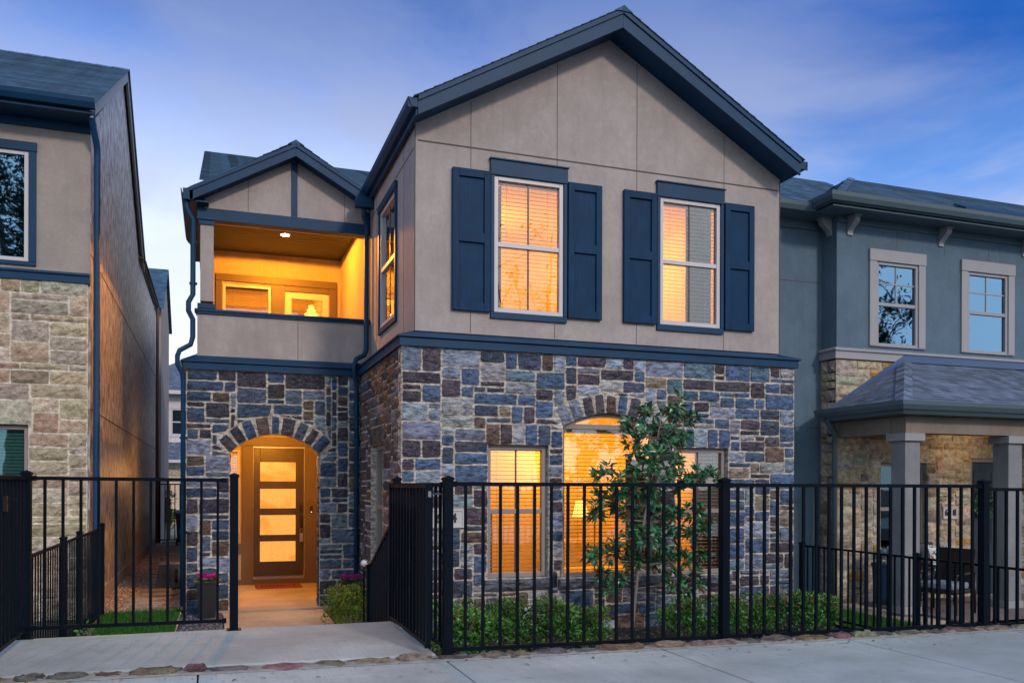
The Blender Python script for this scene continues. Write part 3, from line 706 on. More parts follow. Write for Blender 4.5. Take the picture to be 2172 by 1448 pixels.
m = MB(); stone_wall(m, right(DA['c']-DA['hw']), 13.595, 13.885, -0.02, 2.40, SLD, MORT, seed=23, back=0.02, depth=0.014, cw=0.1, sizes=[(1, 2), (2, 2), (3, 2), (3, 3), (2, 3)])
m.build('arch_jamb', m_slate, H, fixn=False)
# right-hand flank and rear masses
m = MB(); m.box(7.86, 8.03, 10.575, 24, -.05, 3.64); m.box(7.72, 7.88, 10.7, 24, 3.64, 6.45); m.box(-.2, 8.0, 29.8, 30, -.05, 6.4); m.box(7.84, 8.0, 24, 29.8, -.05, 6.4)
wall(m, left(-.37), 13.6, 17.2, -.05, 3.645, -.15, 0, [(14.35, 16.3, .55, 2.35)])
m.box(-.36, -.22, 17.2, 30, -.05, 3.645); m.box(-.215, -.05, 17.0, 30, 3.645, 6.3)
m.build('stucco_wall', m_stucco, H)
# stone sills
m = MB()
rg = random.Random(3)
for a, b, z in ((3.28, 4.22, .715), (4.30, 5.84, .695), (6.0, 6.97, .675)):
    k = 2 if b-a < 1.2 else 3
    for i in range(k):
        p, q = a+(b-a)*i/k+.006, a+(b-a)*(i+1)/k-.006
        stone_poly(m, F((0, YS-.0, 0), (1, 0, 0), (0, -1, 0)), [(p, z-.15), (q, z-.15), (q, z-.02), (p, z-.02)], .07, (0.16, 0.17, 0.21), rg)
        m.fbox(fr, p, q, -.1, .062, z-.05, z-.004, (0.22, 0.23, 0.28))
m.build('window_sill', m_slate, H, fixn=False)

# stucco upper storey of the gable
AP = 5.10
def zg(x): return 8.0-0.565*abs(x-AP)
f2 = front(YST)
hol = [(3.40, 4.46, 4.10, 5.98), (5.83, 6.90, 4.10, 5.98)]
m = MB(); wall(m, f2, 2.39, 7.88, 3.87, 6.25, -.18, 0, hol)
m.prism(f2, [(2.39, 6.25), (7.88, 6.25), (7.88, zg(7.88)+.03), (AP, 8.03), (2.39, zg(2.39)+.03)], -.18, 0)
wall(m, left(2.39), 10.68, 16.95, 3.87, 6.47, -.15, 0, [(11.55, 12.78, 4.2, 6.06)])
m.build('stucco_wall', m_stucco, H)
m = MB(); J = .0035
m.fbox(f2, 2.43, 7.84, 0, .004, 6.258, 6.276)
for x, z0_, z1_ in ((3.13, 3.88, 4.16), (3.13, 5.98, 0), (4.33, 6.15, 0), (5.52, 3.88, 0), (6.92, 5.98, 0), (4.30, 3.88, 4.07), (6.92, 3.88, 4.15)):
    m.fbox(f2, x-J, x+J, 0, .003, z0_, z1_ or zg(x)-.02)
fl = left(2.39); m.fbox(fl, 10.52, 13.6, 0, .004, 6.17, 6.182); m.fbox(fl, 13.1-J, 13.1+J, 0, .003, 3.88, 6.4); m.fbox(fl, 11.12-J, 11.12+J, 0, .003, 3.88, 6.4)
m.fbox(f2, 2.392, 2.402, 0, .006, 3.87, 6.46); m.fbox(f2, 7.868, 7.878, 0, .006, 3.87, 6.4)
m.build('control_joint', m_joint, H)
# belt cornice
m = MB(); m.sweep([(2.215, 13.70), (2.215, 10.365), (8.035, 10.365), (8.035, 12)][::1], [(-.18, 3.645), (.045, 3.645), (.045, 3.745), (.075, 3.755), (.075, 3.775), (-.18, 3.875)])
m.sweep([(-.375, 15), (-.375, 13.585), (2.14, 13.585)], [(-.1, 3.645), (.045, 3.645), (.045, 3.745), (.075, 3.755), (.075, 3.775), (-.1, 3.875)])
m.build('belt_cornice', m_trim, H, bevel=0.003)
# windows of the upper storey
for u0_, u1_ in ((3.445, 4.415), (5.878, 6.85)):
    window(H, f2, u0_, u1_, 4.175, 5.945, trim='cap', hdr=.20, sill=.085, side=.05, glass=m_glass_u, slat=.052)
window(H, left(2.39), 11.60, 12.74, 4.26, 6.0, trim=True, hdr=.10, sill=.08, side=.07, trim_m=m_trim)
# windows in the stone
window(H, front(YS), 3.335, 4.165, .725, 2.445, m_taupeframe, n=-.09, fw_=.06, blind_n=-.09, slat=.05)
window(H, front(YS), 4.372, 5.778, .705, 2.9, m_taupeframe, n=-.09, fw_=.05, arch=GA, split=False, munt='', blind_n=-.09, slat=.05)
window(H, front(YS), 6.055, 6.915, .685, 2.455, m_taupeframe, n=-.09, fw_=.06, blind_n=-.09, slat=.05)
window(H, left(2.22), 11.565, 12.575, .705, 2.495, m_taupeframe, n=-.09, fw_=.06, blind_n=-.09, munt='')
# shutters
for a, b in ((2.875, 3.385), (4.478, 4.972), (5.305, 5.812), (6.915, 7.405)):
    m = MB(); m.frame(f2, a, b, 4.16, 5.975, .085, .006, .055, wb=.11, wt=.10); m.fbox(f2, a+.085, b-.085, .006, .055, 4.16+.88, 4.16+1.0)
    s_ = m.build('shutter', m_shutter, H, bevel=0.004)
    m = MB()
    for z0_, z1_ in ((4.27, 5.04), (5.16, 5.875)): m.fbox(f2, a+.085, b-.085, .006, .026, z0_, z1_)
    m.build('shutter_panel', m_shutter, s_)
# gable fascia, soffit and roof
XL, XR = 2.34, 7.93
m = MB(); ff = front(10.13)
for s_, xe in ((-1, XL), (1, XR)):
    z = zg(xe); m.prism(ff, [(xe, z-.03), (AP, 7.965), (AP, 8.20), (xe, z+.195)][::s_], 0, .035)
    m.prism(ff, [(xe, z+.135), (AP, 8.145), (AP, 8.215), (xe, z+.205)][::s_], .035, .055)
m.build('fascia', m_trim, H, bevel=.003)
m = MB()
for xe in (XL, XR):
    z = zg(xe); m.prism(front(10.13), [(xe, z), (AP, 8.0), (AP, 8.02), (xe, z+.02)], -8, 0.0)
m.build('soffit', m_trim, H)
m = MB()
for xe in (XL, XR):
    z = zg(xe); xo = xe+(-.02 if xe < AP else .02)
    m.prism(front(10.09), [(xe, z+.025), (AP, 8.025), (AP, 8.19), (xe, z+.19)], -9, -.05)
a_, b_ = (XL-.05, 10.06, zg(XL)+.175), (XL-.05, 19, zg(XL)+.175); c_, d_ = (AP, 19, 8.22), (AP, 10.06, 8.22)
slope(m, b_, a_, d_, c_); a_, b_ = (XR+.05, 10.06, zg(XR)+.175), (XR+.05, 19, zg(XR)+.175); slope(m, a_, b_, c_, d_)
for k in range(30):
    y = 10.06+k*.3; m.add([(AP-.13, y, 8.165), (AP, y, 8.245), (AP+.13, y, 8.165), (AP-.13, y+.31, 8.155), (AP, y+.31, 8.235), (AP+.13, y+.31, 8.155)], [(0, 1, 4, 3), (1, 2, 5, 4), (0, 2, 1)])
# main roof behind
MR = 0.425
def zm_(y): return 6.40+MR*(y-13.45)
slope(m, (-.20, 13.72, zm_(13.72)+.02), (8.0, 13.72, zm_(13.72)+.02), (8.0, 22.0, zm_(22)), (-.20, 22.0, zm_(22)))
slope(m, (8.0, 30.5, 6.42), (-.20, 30.5, 6.42), (-.20, 22.0, zm_(22)), (8.0, 22.0, zm_(22)))
# porch gable roof
PA = 1.20
def zp(x): return 6.99-0.56*abs(x-PA)
for xe in (-.33, 2.44):
    z = zp(xe); m.prism(front(13.43), [(xe, z+.02), (PA, 7.01), (PA, 7.16), (xe, z+.17)], -3.2, -.03)
slope(m, (-.37, 16.6, zp(-.37)+.165), (-.37, 13.40, zp(-.37)+.165), (PA, 13.40, 7.19), (PA, 16.6, 7.19)); slope(m, (2.40, 13.40, zp(2.40)+.165), (2.40, 16.6, zp(2.4)+.165), (PA, 16.6, 7.19), (PA, 13.40, 7.19))
for k in range(9):
    y = 13.40+k*.3; m.add([(PA-.12, y, 7.14), (PA, y, 7.215), (PA+.12, y, 7.14), (PA-.12, y+.31, 7.13), (PA, y+.31, 7.205), (PA+.12, y+.31, 7.13)], [(0, 1, 4, 3), (1, 2, 5, 4), (0, 2, 1)])
m.build('roof', m_shingle, H, uv=True)
m = MB(); fp = front(13.44)
for s_, xe in ((-1, -.33), (1, 2.40)):
    z = zp(xe); m.prism(fp, [(xe, z-.02), (PA, 6.965), (PA, 7.15), (xe, z+.165)][::s_], 0, .03)
    m.prism(fp, [(xe, z+.115), (PA, 7.10), (PA, 7.165), (xe, z+.18)][::s_], .03, .048)
    m.prism(fp, [(xe, z), (PA, 6.99), (PA, 7.008), (xe, z+.018)], -.25, 0)
m.build('fascia', m_trim, H, bevel=.003)
# gutters
GP = [(0, -.125), (.075, -.125), (.115, -.06), (.125, 0), (.11, 0), (.10, -.05), (.07, -.11), (0, -.11)]
def gutter(mb, path, z, prof=GP): mb.sweep(path, [(a, z+b) for a, b in prof])
m = MB(); zt = zg(XL)+.175
gutter(m, [(XL, 13.45), (XL, 10.10)], zt)
m.box(XL-.125, XL, 10.10, 10.106, zt-.125, zt)
m.box(2.10, 2.38, 13.30, 13.42, 6.27, 6.42)
m.box(XL-.02, XL+.02, 10.12, 13.5, zg(XL)-.03, zg(XL)+.1)
m.build('gutter', m_trim, H, bevel=.002)
m = MB(); gutter(m, [(-.33, 16), (-.33, 13.42)], zp(-.33)+.155); m.box(-.42, -.28, 13.41, 13.45, 6.13, 6.29); m.build('gutter', m_trim, H, bevel=.002)
m = MB(); gutter(m, [(XR, 10.10), (XR, 22)], zg(XR)+.175); m.box(XR, XR+.125, 10.10, 10.106, zg(XR)+.05, zg(XR)+.175); m.build('gutter', m_trim, H, bevel=.002)
m = MB()
m.tube([(-.37, 13.50, 6.17), (-.37, 13.50, 6.02), (-.28, 13.52, 5.86), (-.28, 13.52, 4.75), (-.34, 13.5, 4.63), (-.34, 13.5, 4.5), (-.28, 13.52, 4.38), (-.28, 13.52, 4.12), (-.31, 13.5, 4.0), (-.46, 13.46, 3.90), (-.49, 13.46, 3.82), (-.49, 13.46, 3.70), (-.42, 13.5, 3.56), (-.41, 13.52, 3.45), (-.41, 13.52, .12)], .038, 8)
m.tube([(2.24, 13.38, 6.28), (2.24, 13.40, 6.16), (2.31, 13.52, 6.05), (2.31, 13.55, 5.9), (2.31, 13.55, 4.08), (2.27, 13.50, 3.98), (2.13, 13.42, 3.90), (2.10, 13.42, 3.80), (2.10, 13.42, 3.68), (2.14, 13.48, 3.55), (2.15, 13.50, 3.45), (2.15, 13.50, .10)], .040, 8)
for z in (5.5, 4.9): m.box(-.33, -.22, 13.5, 13.56, z, z+.03)
for z in (2.6, 1.2): m.box(2.09, 2.21, 13.52, 13.6, z, z+.03); m.box(-.46, -.35, 13.52, 13.6, z, z+.03)
m.build('downspout', m_trim, H, smooth=True)

# porch bay: parapet, column, gable wall, balcony interior
YP = 13.68; fb = front(YP)
m = MB(); m.fbox(fb, -.22, 2.385, -.16, 0, 3.87, 4.52)
m.prism(fb, [(-.14, 6.08), (2.385, 6.08), (2.385, zp(2.385)+.01), (PA, 6.995), (-.14, zp(-.14)+.01)], -.15, 0)
m.fbox(fb, -.18, .01, -.19, 0, 4.70, 5.86)
m.build('stucco_wall', m_stucco, H)
m = MB(); m.fbox(fb, -.26, 2.385, -.20, .045, 4.535, 4.575); m.fbox(fb, -.24, 2.385, -.18, .03, 4.50, 4.535); m.fbox(fb, -.22, .035, -.22, .03, 4.58, 4.66)
m.build('parapet_cap', m_trim, H, bevel=.006)
m = MB(); m.fbox(fb, -.23, 2.385, -.14, .035, 5.925, 6.10); m.fbox(fb, -.20, .03, -.21, .02, 5.85, 5.915); m.fbox(fb, -.225, -.125, -.12, .02, 6.10, 6.24); m.fbox(fb, PA-.045, PA+.045, 0, .025, 6.10, 6.955)
m.fbox(fb, 2.31, 2.385, 0, .025, 6.10, 6.30)
m.build('balcony_beam', m_trim, H, bevel=.003)
m = MB()
for x, z0_, z1_ in ((.51, 6.1, zp(.51)-.02), (1.98, 6.1, zp(1.98)-.02), (1.26, 3.88, 4.5)): m = MB(); m.fbox(fb, x-J, x+J, 0, .003, z0_, z1_); m.build('control_joint', m_joint, H)
YB = 16.94; fbk = front(YB)
m = MB(); m.box(-.05, 2.40, YP+.16, YB+.2, 6.34, 6.40)
for k in range(17): m.box(-.04, 2.38, 13.86+k*.18, 13.86+k*.18+.172, 6.326, 6.339)
m.build('balcony_ceiling', m_wood, H)
m = MB(); m.box(-.04, 2.38, YP+.145, YP+.22, 5.93, 6.325); m.build('balcony_soffit', m_porchstucco, H)
m = MB(); m.box(-.2, 2.39, YP+.16, YB+.2, 3.86, 3.92); m.build('balcony_floor', m_conc3, H)
m = MB(); wall(m, fbk, -.2, 2.376, 3.92, 6.34, -.15, 0, [(.17, 1.06, 4.55, 5.72), (1.31, 2.16, 3.92, 5.76)])
m.box(-.2, -.12, YP+.16, YB, 3.92, 4.52)
m.build('balcony_wall', m_porchstucco, H)
m = MB(); m.box(2.376, 2.387, YP+.005, YB, 3.92, 6.34); m.build('balcony_wall', m_porchstucco, H)
m = MB(); m.box(-.225, -.06, YP+.145, YB+.2, 5.93, 6.42); m.box(-.34, -.06, YP-.2, YB+.2, 6.13, 6.15); m.build('side_beam', m_trim, H)
m = MB(); m.fbox(fbk, .05, 2.30, 0, .03, 5.765, 5.90); m.fbox(fbk, .05, .165, 0, .03, 3.93, 5.76); m.fbox(fbk, 1.065, 1.30, 0, .028, 3.93, 5.76); m.fbox(fbk, 2.165, 2.30, 0, .03, 3.93, 5.76)
m.fbox(fbk, 1.31, 2.16, -.1, .01, 5.66, 5.76)
m.build('balcony_trim', m_trimbrown, H, bevel=.004)
window(H, fbk, .175, 1.055, 4.56, 5.715, m_white, n=0, split=False, munt='', fw_=.05)
m = MB(); m.frame(fbk, 1.32, 2.15, 3.94, 5.65, .12, -.06, -.015); dr = m.build('balcony_door', m_white, H, bevel=.003)
m = MB(); m.fbox(fbk, 1.43, 2.04, -.04, -.035, 4.05, 5.54); m.build('glass', m_glass, dr)
m = MB(); z = 4.08
while z < 5.5:
    m.add([fbk.p(1.44, -.11, z+.008), fbk.p(2.03, -.11, z+.008), fbk.p(2.03, -.07, z-.008), fbk.p(1.44, -.07, z-.008)], [(0, 1, 2, 3)]); z += .05
m.build('blind', m_blind, dr)
# balcony recessed ceiling light
m = MB(); m.lathe((1.195, 15.39, 6.30), [(.085, .0), (.095, .012), (.095, .026)], 20); cl = m.build('recessed_light', m_white, H)
m = MB(); m.lathe((1.195, 15.39, 6.295), [(.0, .0), (.07, .002), (.07, .006)], 20); m.build('lens', mat_emit('recessed_lens', (1, .72, .36), 60), cl)
spot('balcony_lamp', (1.195, 15.39, 6.28), 560, (1, .34, .02), .06)
# arched vestibule
m = MB(); wall(m, right(.05), 13.90, YB, -.05, 3.10, -.1, 0, [(14.35, 16.3, .55, 2.35)]); m.box(1.95, 2.05, 13.90, YB, -.05, 3.10)
m.box(-.05, 2.05, 13.90, YB+.1, 3.10, 3.18)
wall(m, fbk, .05, 1.95, -.05, 3.10, -.12, 0, [(.72, 1.71, .0, 2.66), (.10, .49, 1.0, 2.58)])
k = 24
for i in range(k):       # arch soffit behind the stone face
    a, b = DA['c']-DA['hw']+2*DA['hw']*i/k, DA['c']-DA['hw']+2*DA['hw']*(i+1)/k
m.build('vestibule_wall', m_porchstucco, H)
m = MB(); m.fbox(fbk, .53, .735, 0, .035, .1, 2.66); m.fbox(fbk, 1.695, 1.93, 0, .035, .1, 2.66); m.fbox(fbk, .5, 1.93, 0, .04, 2.665, 2.83); m.fbox(fbk, .06, .53, 0, .03, .62, .80); m.fbox(fbk, .06, 1.93, 0, .05, .02, .12)
m.build('door_trim', m_trimbrown, H, bevel=.004)
window(H, fbk, .10, .49, 1.0, 2.58, m_white, n=0, split=False, munt='', fw_=.04, blind_n=-.07)
m = MB(); Zs = [(2.36, 1.99), (1.845, 1.47), (1.34, .96), (.835, .447)]
wall(m, fbk, .745, 1.685, .17, 2.63, -.075, -.03, [(.866, 1.53, b, a) for a, b in Zs]); dr = m.build('front_door', m_door, H, bevel=.004)
m = MB(); m.fbox(fbk, .735, 1.70, -.08, .02, .125, .165); m.build('threshold', m_steel, dr)
m_lite, n, l, b = new_mat('glowing_rain_glass'); b.inputs['Base Color'].default_value = (.35, .18, .05, 1); b.inputs['Roughness'].default_value = .25
v = coords(n, l, (1, 1, 1.6)); q1 = noise(n, l, v, 26, 2, .5); q2 = noise(n, l, v, 2.3, 2)
c = mixc(n, l, maprange(n, l, q1, .42, .62), (1.0, .40, .06), (1.0, .50, .13)); c = mixc(n, l, maprange(n, l, q2, .5, .68, 0, .8), c, (.62, .22, .01))
l.new(c, b.inputs['Emission Color']); b.inputs['Emission Strength'].default_value = .66; bump(n, l, b, q1, .6, .01)  # emission paints the hall light seen through the panes
for a, b_ in Zs: m = MB(); m.fbox(fbk, .866, 1.53, -.058, -.048, b_, a); m.build('glass_pane', m_lite, dr)
m = MB(); m.fbox(fbk, 1.60, 1.665, -.03, .0, 1.40, 1.53); m.fbox(fbk, 1.605, 1.66, -.03, -.01, 1.02, 1.34); m.tube([fbk.p(1.632, -.01, 1.30), fbk.p(1.632, .05, 1.28), fbk.p(1.632, .055, 1.12), fbk.p(1.632, -.01, 1.08)], .011, 8)
m.build('door_handle', m_metal, dr)
m = MB(); m.fbox(fbk, 1.80, 1.842, .036, .06, 1.37, 1.51); db = m.build('doorbell', m_metal, H, bevel=.006)
m = MB(); m.fbox(fbk, 1.812, 1.83, .06, .063, 1.385, 1.405); m.build('doorbell_button', mat_emit('bell_glow', (.8, .85, 1), 1.5), db)
lamp('vestibule_lamp', (1.0, 15.1, 2.92), 170, WARM, .10)
m = MB(); m.lathe((1.0, 15.1, 3.04), [(.10, .0), (.12, .02), (.12, .055)], 20); cl = m.build('ceiling_light', m_metal, H)
m = MB(); m.lathe((1.0, 15.1, 3.0), [(.06, .0), (.095, .02), (.095, .038)], 20); m.build('lens', mat_emit('ceiling_lens', (1, .7, .35), 8), cl)
# lock box hanging on the door handle
m = MB(); m.box(1.597, 1.665, YB-.075, YB-.035, .82, .96); m.box(1.595, 1.667, YB-.08, YB-.03, .96, .985)
lk = thing('lock_box', 'small steel key lock box hanging from the front door handle', 'lock box', (1.63, YB-.05, .82)); m.build('box_body', m_steel, lk, bevel=.008)
m = MB(); m.tube([(1.607, YB-.055, .98), (1.607, YB-.055, 1.04), (1.618, YB-.055, 1.07), (1.631, YB-.055, 1.08), (1.644, YB-.055, 1.07), (1.655, YB-.055, 1.04), (1.655, YB-.055, .98)], .006, 8); m.build('shackle', m_steel, lk, smooth=True)
# doormat
rg = random.Random(8); m = MB(); m.box(.76, 1.58, 16.12, 16.78, .022, .040, (.3, .09, .04))
for i in range(2600):
    x, y = rg.uniform(.765, 1.575), rg.uniform(16.125, 16.775); h = rg.uniform(.006, .016); k = rg.uniform(.5, 1.2); c_ = (.34*k, .10*k, .05*k) if not (.85 < x < 1.5 and abs(y-16.4) < .07 and (x*14) % 1 < .5) else (.03, .02, .02)
    m.add([(x-.004, y, .038), (x+.004, y+.002, .038), (x+rg.uniform(-.006, .006), y+rg.uniform(-.006, .006), .040+h)], [(0, 1, 2)], c_)
tag(m.build('doormat', m_tone, fixn=False), 'rust-red coir doormat lying before the front door under the arch', 'doormat')

# small wall light on the side passage
m = MB(); m.box(-.45, -.37, 21.4, 21.5, 2.1, 2.35); m.build('wall_light', mat_emit('wall_light_glow', (1, .6, .2), 3), H)
lamp('passage_lamp', (-.55, 21.45, 2.2), 20, (1, .42, .10), .08)
# rooms and their lamps
YI = 10.58
room(H, 2.42, 7.70, YI, 14.6, .03, 3.35)
room(H, 2.60, 7.66, YST+.19, 14.4, 3.95, 6.36)
room(H, .02, 2.10, YB+.16, 20, 4.0, 6.3)
room(H, .02, 1.98, YB+.13, 18.4, .10, 3.0)
# left side openings of the living rooms are closed pockets of their own
m = MB(); m.box(2.395, 2.398, 11.5, 12.65, .65, 2.55); m.box(2.546, 2.55, 11.5, 12.85, 4.15, 6.1); m.build('window_screen', m_roomdark, H)
for x, y, z, w_ in ((3.6, 13.9, 2.3, 56), (5.6, 13.9, 2.5, 70), (7.2, 13.6, 2.2, 46)): lamp('living_room_lamp', (x, y, z), w_*1.0, (1, .43, .045), .12)
for x, y, z, w_ in ((4.2, 13.4, 5.6, 66), (6.6, 13.4, 5.7, 80)): lamp('bedroom_lamp', (x, y, z), w_, (1, .42, .045), .12)
lamp('upper_hall_lamp', (1.1, 18.2, 5.6), 45, (1, .42, .09), .1)
lamp('hall_lamp', (1.0, 17.8, 2.6), 25, (1, .50, .16), .1)
def curtain_shadow_strip(x0, x1, y, z0, z1):
    m = MB(); k = max(4, int((x1-x0)/.03)); P_ = [(x0+(x1-x0)*i/k, y+(.02 if i % 2 else -.02)) for i in range(k+1)]
    m.add([(a, b, z) for z in (z0, z1) for a, b in P_]+[(a, b+.006, z) for z in (z0, z1) for a, b in P_], [(i, i+1, k+2+i, k+1+i) for i in range(k)]+[(2*k+2+i, 3*k+3+i, 3*k+4+i, 2*k+3+i) for i in range(k)])
    m.build('curtain_shadow_strip', m_curtain_shadow, H, fixn=False)
curtain_shadow_strip(3.47, 3.66, YST+.36, 4.0, 5.95); curtain_shadow_strip(6.50, 6.95, YST+.36, 4.0, 6.0)  # left: added dark strip for the dim room edge; right: a drape
curtain_shadow_strip(4.40, 4.58, YS+.42, .2, 2.75); curtain_shadow_strip(6.62, 7.15, YS+.42, .2, 2.5); curtain_shadow_strip(3.38, 3.50, YS+.36, .2, 1.6); curtain_shadow_strip(5.50, 5.95, YS+.42, .2, 2.3)  # added dark folds standing in for shaded jambs and dim room edges
# floor lamp seen through the arched window
t = thing('floor_lamp', 'floor lamp with a glowing yellow cone shade behind the arched window', 'floor lamp', (5.55, 11.9, .03))
m = MB(); m.lathe((5.55, 11.9, .03), [(.14, 0), (.14, .02), (.02, .03)], 16); m.tube([(5.55, 11.9, .05), (5.55, 11.9, 1.5), (5.52, 11.9, 1.62), (5.42, 11.9, 1.70), (5.33, 11.9, 1.72)], .011, 8); m.build('pole', m_metal, t, smooth=True)
m = MB(); m.lathe((5.31, 11.9, 1.45), [(.125, 0), (.07, .24)], 20); m.build('lamp_shade', mat_emit('lamp_shade_glow', (1, .62, .10), 2.2), t, smooth=True)
# sofa and bed silhouettes inside
t = thing('sofa', 'light sofa standing in the living room behind the right-hand stone-framed window', 'sofa', (6.6, 13.6, .03))
m = MB(); m.box(5.6, 7.5, 13.3, 14.1, .12, .48); m.build('seat', m_room, t, bevel=.05)
m = MB(); m.box(5.6, 7.5, 14.1, 14.35, .12, .95); m.build('backrest', m_room, t, bevel=.05)
# chandelier behind the balcony door
t = thing('chandelier', 'glowing tiered chandelier hanging behind the balcony door glass', 'chandelier', (1.95, 18.2, 6.3))
m = MB(); m.tube([(1.95, 18.2, 5.75), (1.95, 18.2, 6.3)], .01, 6); m.build('chain', m_metal, t)
m = MB()
for z, r_ in ((5.30, .10), (5.38, .15), (5.46, .14), (5.54, .09), (5.62, .06)): m.lathe((1.95, 18.2, z), [(r_*.8, 0), (r_, .02), (r_, .045), (r_*.8, .06)], 16)
m.build('crystal_tier', mat_emit('chandelier_glow', (1, .60, .12), 1.6), t)

# house number plaque
def plaque(parent, f, u0, u1, z0, z1, digits, n_=0.02):
    m = MB(); m.fbox(f, u0, u1, n_-.05, n_, z0, z1); m.frame(f, u0, u1, z0, z1, .03, n_, n_+.012); p = m.build('number_plaque', m_plaque, parent, bevel=.003)
    cu_ = bpy.data.curves.new('numeral', 'FONT'); cu_.body = digits; cu_.size = (z1-z0)*.66; cu_.extrude = .004; cu_.align_x = 'CENTER'; cu_.align_y = 'CENTER'; cu_.offset = .004; cu_.space_character = 1.25
    to = bpy.data.objects.new('numeral', cu_); COL.objects.link(to); bpy.context.view_layer.update()
    dg = bpy.context.evaluated_depsgraph_get(); me = bpy.data.meshes.new_from_object(to.evaluated_get(dg)); bpy.data.objects.remove(to)
    o = bpy.data.objects.new('numeral', me); COL.objects.link(o); o.parent = p; me.materials.clear(); me.materials.append(m_num)
    c_ = f.p((u0+u1)/2, n_+.008, (z0+z1)/2); Mx = Matrix((f.u, Vector((0, 0, 1)), f.n)).transposed().to_4x4(); Mx.translation = c_-wpos(p); o.matrix_local = Mx
    return p
plaque(H, fr, 2.535, 3.015, 1.385, 1.625, '614')

# ================================================================== neighbour on the left
G = thing('limestone_townhouse', 'cream limestone and stucco townhouse with a tall streaked side wall at the left edge', 'house', (-1.7, 13.8, 0))
LS = [(34, (0.60, 0.50, 0.37)), (26, (0.52, 0.46, 0.39)), (10, (0.50, 0.38, 0.26)), (4, (0.44, 0.32, 0.25)), (18, (0.62, 0.55, 0.45))]
LM = (0.86, 0.79, 0.69)
m = MB(); stone_wall(m, front(13.80), -6.2, -1.725, -.05, 4.86, LS, LM, holes=[(-3.50, -2.49, .85, 2.77)], soldiers=[(-3.6, -2.44, 2.77, 3.12, 2)], seed=31, cw=.125, ch=.10, depth=.020, joint=.013, back=.2,
                     sizes=[(3, 2), (4, 2), (5, 2), (4, 3), (3, 3), (2, 2), (5, 1), (3, 1), (6, 2), (2, 1), (4, 2)])
m.build('stone_wall', m_lime, G, fixn=False)
m = MB(); wall(m, front(13.86), -6.2, -1.702, 4.98, 7.20, -.15, 0, [(-3.6, -2.5, 5.1, 6.72)]); m.build('stucco_wall', m_stucco_l, G)
m = MB()
m.add([(-1.7, 13.875, -.05), (-1.7, 13.875, 7.22), (-1.7, 18.6, 9.95), (-1.7, 22.6, 7.35), (-1.7, 29, 7.35), (-1.7, 29, -.05)]+[(-1.9, 13.875, -.05), (-1.9, 13.875, 7.22), (-1.9, 18.6, 9.95), (-1.9, 22.6, 7.35), (-1.9, 29, 7.35), (-1.9, 29, -.05)],
      [(0, 1, 2, 3, 4, 5), (11, 10, 9, 8, 7, 6)]+[(i, i+6, (i+1) % 6+6, (i+1) % 6) for i in range(6)])
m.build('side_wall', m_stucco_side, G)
m = MB(); lw = right(-1.7); m.fbox(lw, 13.87, 29, 0, .004, 5.30, 5.316); m.fbox(lw, 13.87, 29, 0, .004, 3.02, 3.036); m.build('control_joint', m_joint, G)
m = MB(); m.fbox(lw, 13.88, 29, 0, .012, -.05, .22); m.build('wall_footing', m_stucco_l, G)
m = MB(); m.sweep([(-6.2, 13.795), (-1.70, 13.795)], [(-.1, 4.845), (.03, 4.845), (.03, 4.945), (.055, 4.955), (.055, 4.97), (-.1, 5.03)]); m.build('belt_cornice', m_trim, G, bevel=.003)
m = MB(); slope(m, (-6.4, 13.36, 7.33), (-1.58, 13.36, 7.33), (-1.58, 18.6, 10.20), (-6.4, 18.6, 10.20)); slope(m, (-1.58, 23.1, 7.45), (-6.4, 23.1, 7.45), (-6.4, 18.6, 10.20), (-1.58, 18.6, 10.20))
for k_ in range(16): m.add([(-6.4+k_*.3, 18.47, 10.15), (-6.4+k_*.3, 18.6, 10.235), (-6.4+k_*.3, 18.73, 10.15), (-6.08+k_*.3, 18.47, 10.14), (-6.08+k_*.3, 18.6, 10.225), (-6.08+k_*.3, 18.73, 10.14)], [(0, 1, 4, 3), (1, 2, 5, 4), (0, 2, 1)])
slope(m, (-1.58, 23.1, 7.50), (-1.58, 29.2, 7.50), (-4.5, 29.2, 8.9), (-4.5, 23.1, 8.9))
m.add([(-6.4, 13.5, 7.2), (-1.62, 13.5, 7.2), (-1.62, 18.6, 10.0), (-6.4, 18.6, 10.0)], [(0, 1, 2, 3)])
m.build('roof', m_shingle, G, uv=True)
m = MB(); rr_ = right(-1.66)
m.prism(rr_, [(13.42, 7.14), (18.6, 9.97), (18.6, 10.19), (13.42, 7.33)], 0, .045); m.prism(rr_, [(18.6, 9.97), (23.1, 7.2), (23.1, 7.42), (18.6, 10.19)], 0, .045)
m.build('fascia', mat_plain('grey_fascia', (0.22, 0.24, 0.26), .5), G, bevel=.003)
m = MB(); gutter(m, [(-6.2, 13.38), (-1.58, 13.38)], 7.36); m.box(-6.2, -1.62, 13.38, 13.86, 7.18, 7.215); m.fbox(front(13.86), -6.2, -1.70, 0, .03, 7.06, 7.18)
m.build('gutter', m_trim, G)
m = MB(); gutter(m, [(-1.60, 29.2), (-1.60, 22.5)][::-1], 7.55, [(-a, z) for a, z in GP]); m.build('gutter', m_trimbrown, G)
m = MB(); m.tube([(-1.64, 13.46, 7.26), (-1.64, 13.50, 7.12), (-1.60, 13.72, 6.85), (-1.60, 13.74, 6.7), (-1.60, 13.74, .12), (-1.56, 13.6, .06)], .045, 8)
m.build('downspout', m_trim, G, smooth=True)
m = MB(); m.tube([(-1.62, 28.6, 7.45), (-1.62, 28.6, .1)], .045, 8); m.build('downspout', m_trimbrown, G, smooth=True)
window(G, front(13.86), -3.55, -2.505, 5.12, 6.70, m_white, trim=True, hdr=.13, sill=.06, side=.10, glass=m_glass2, split=False, munt='', blinds=False)
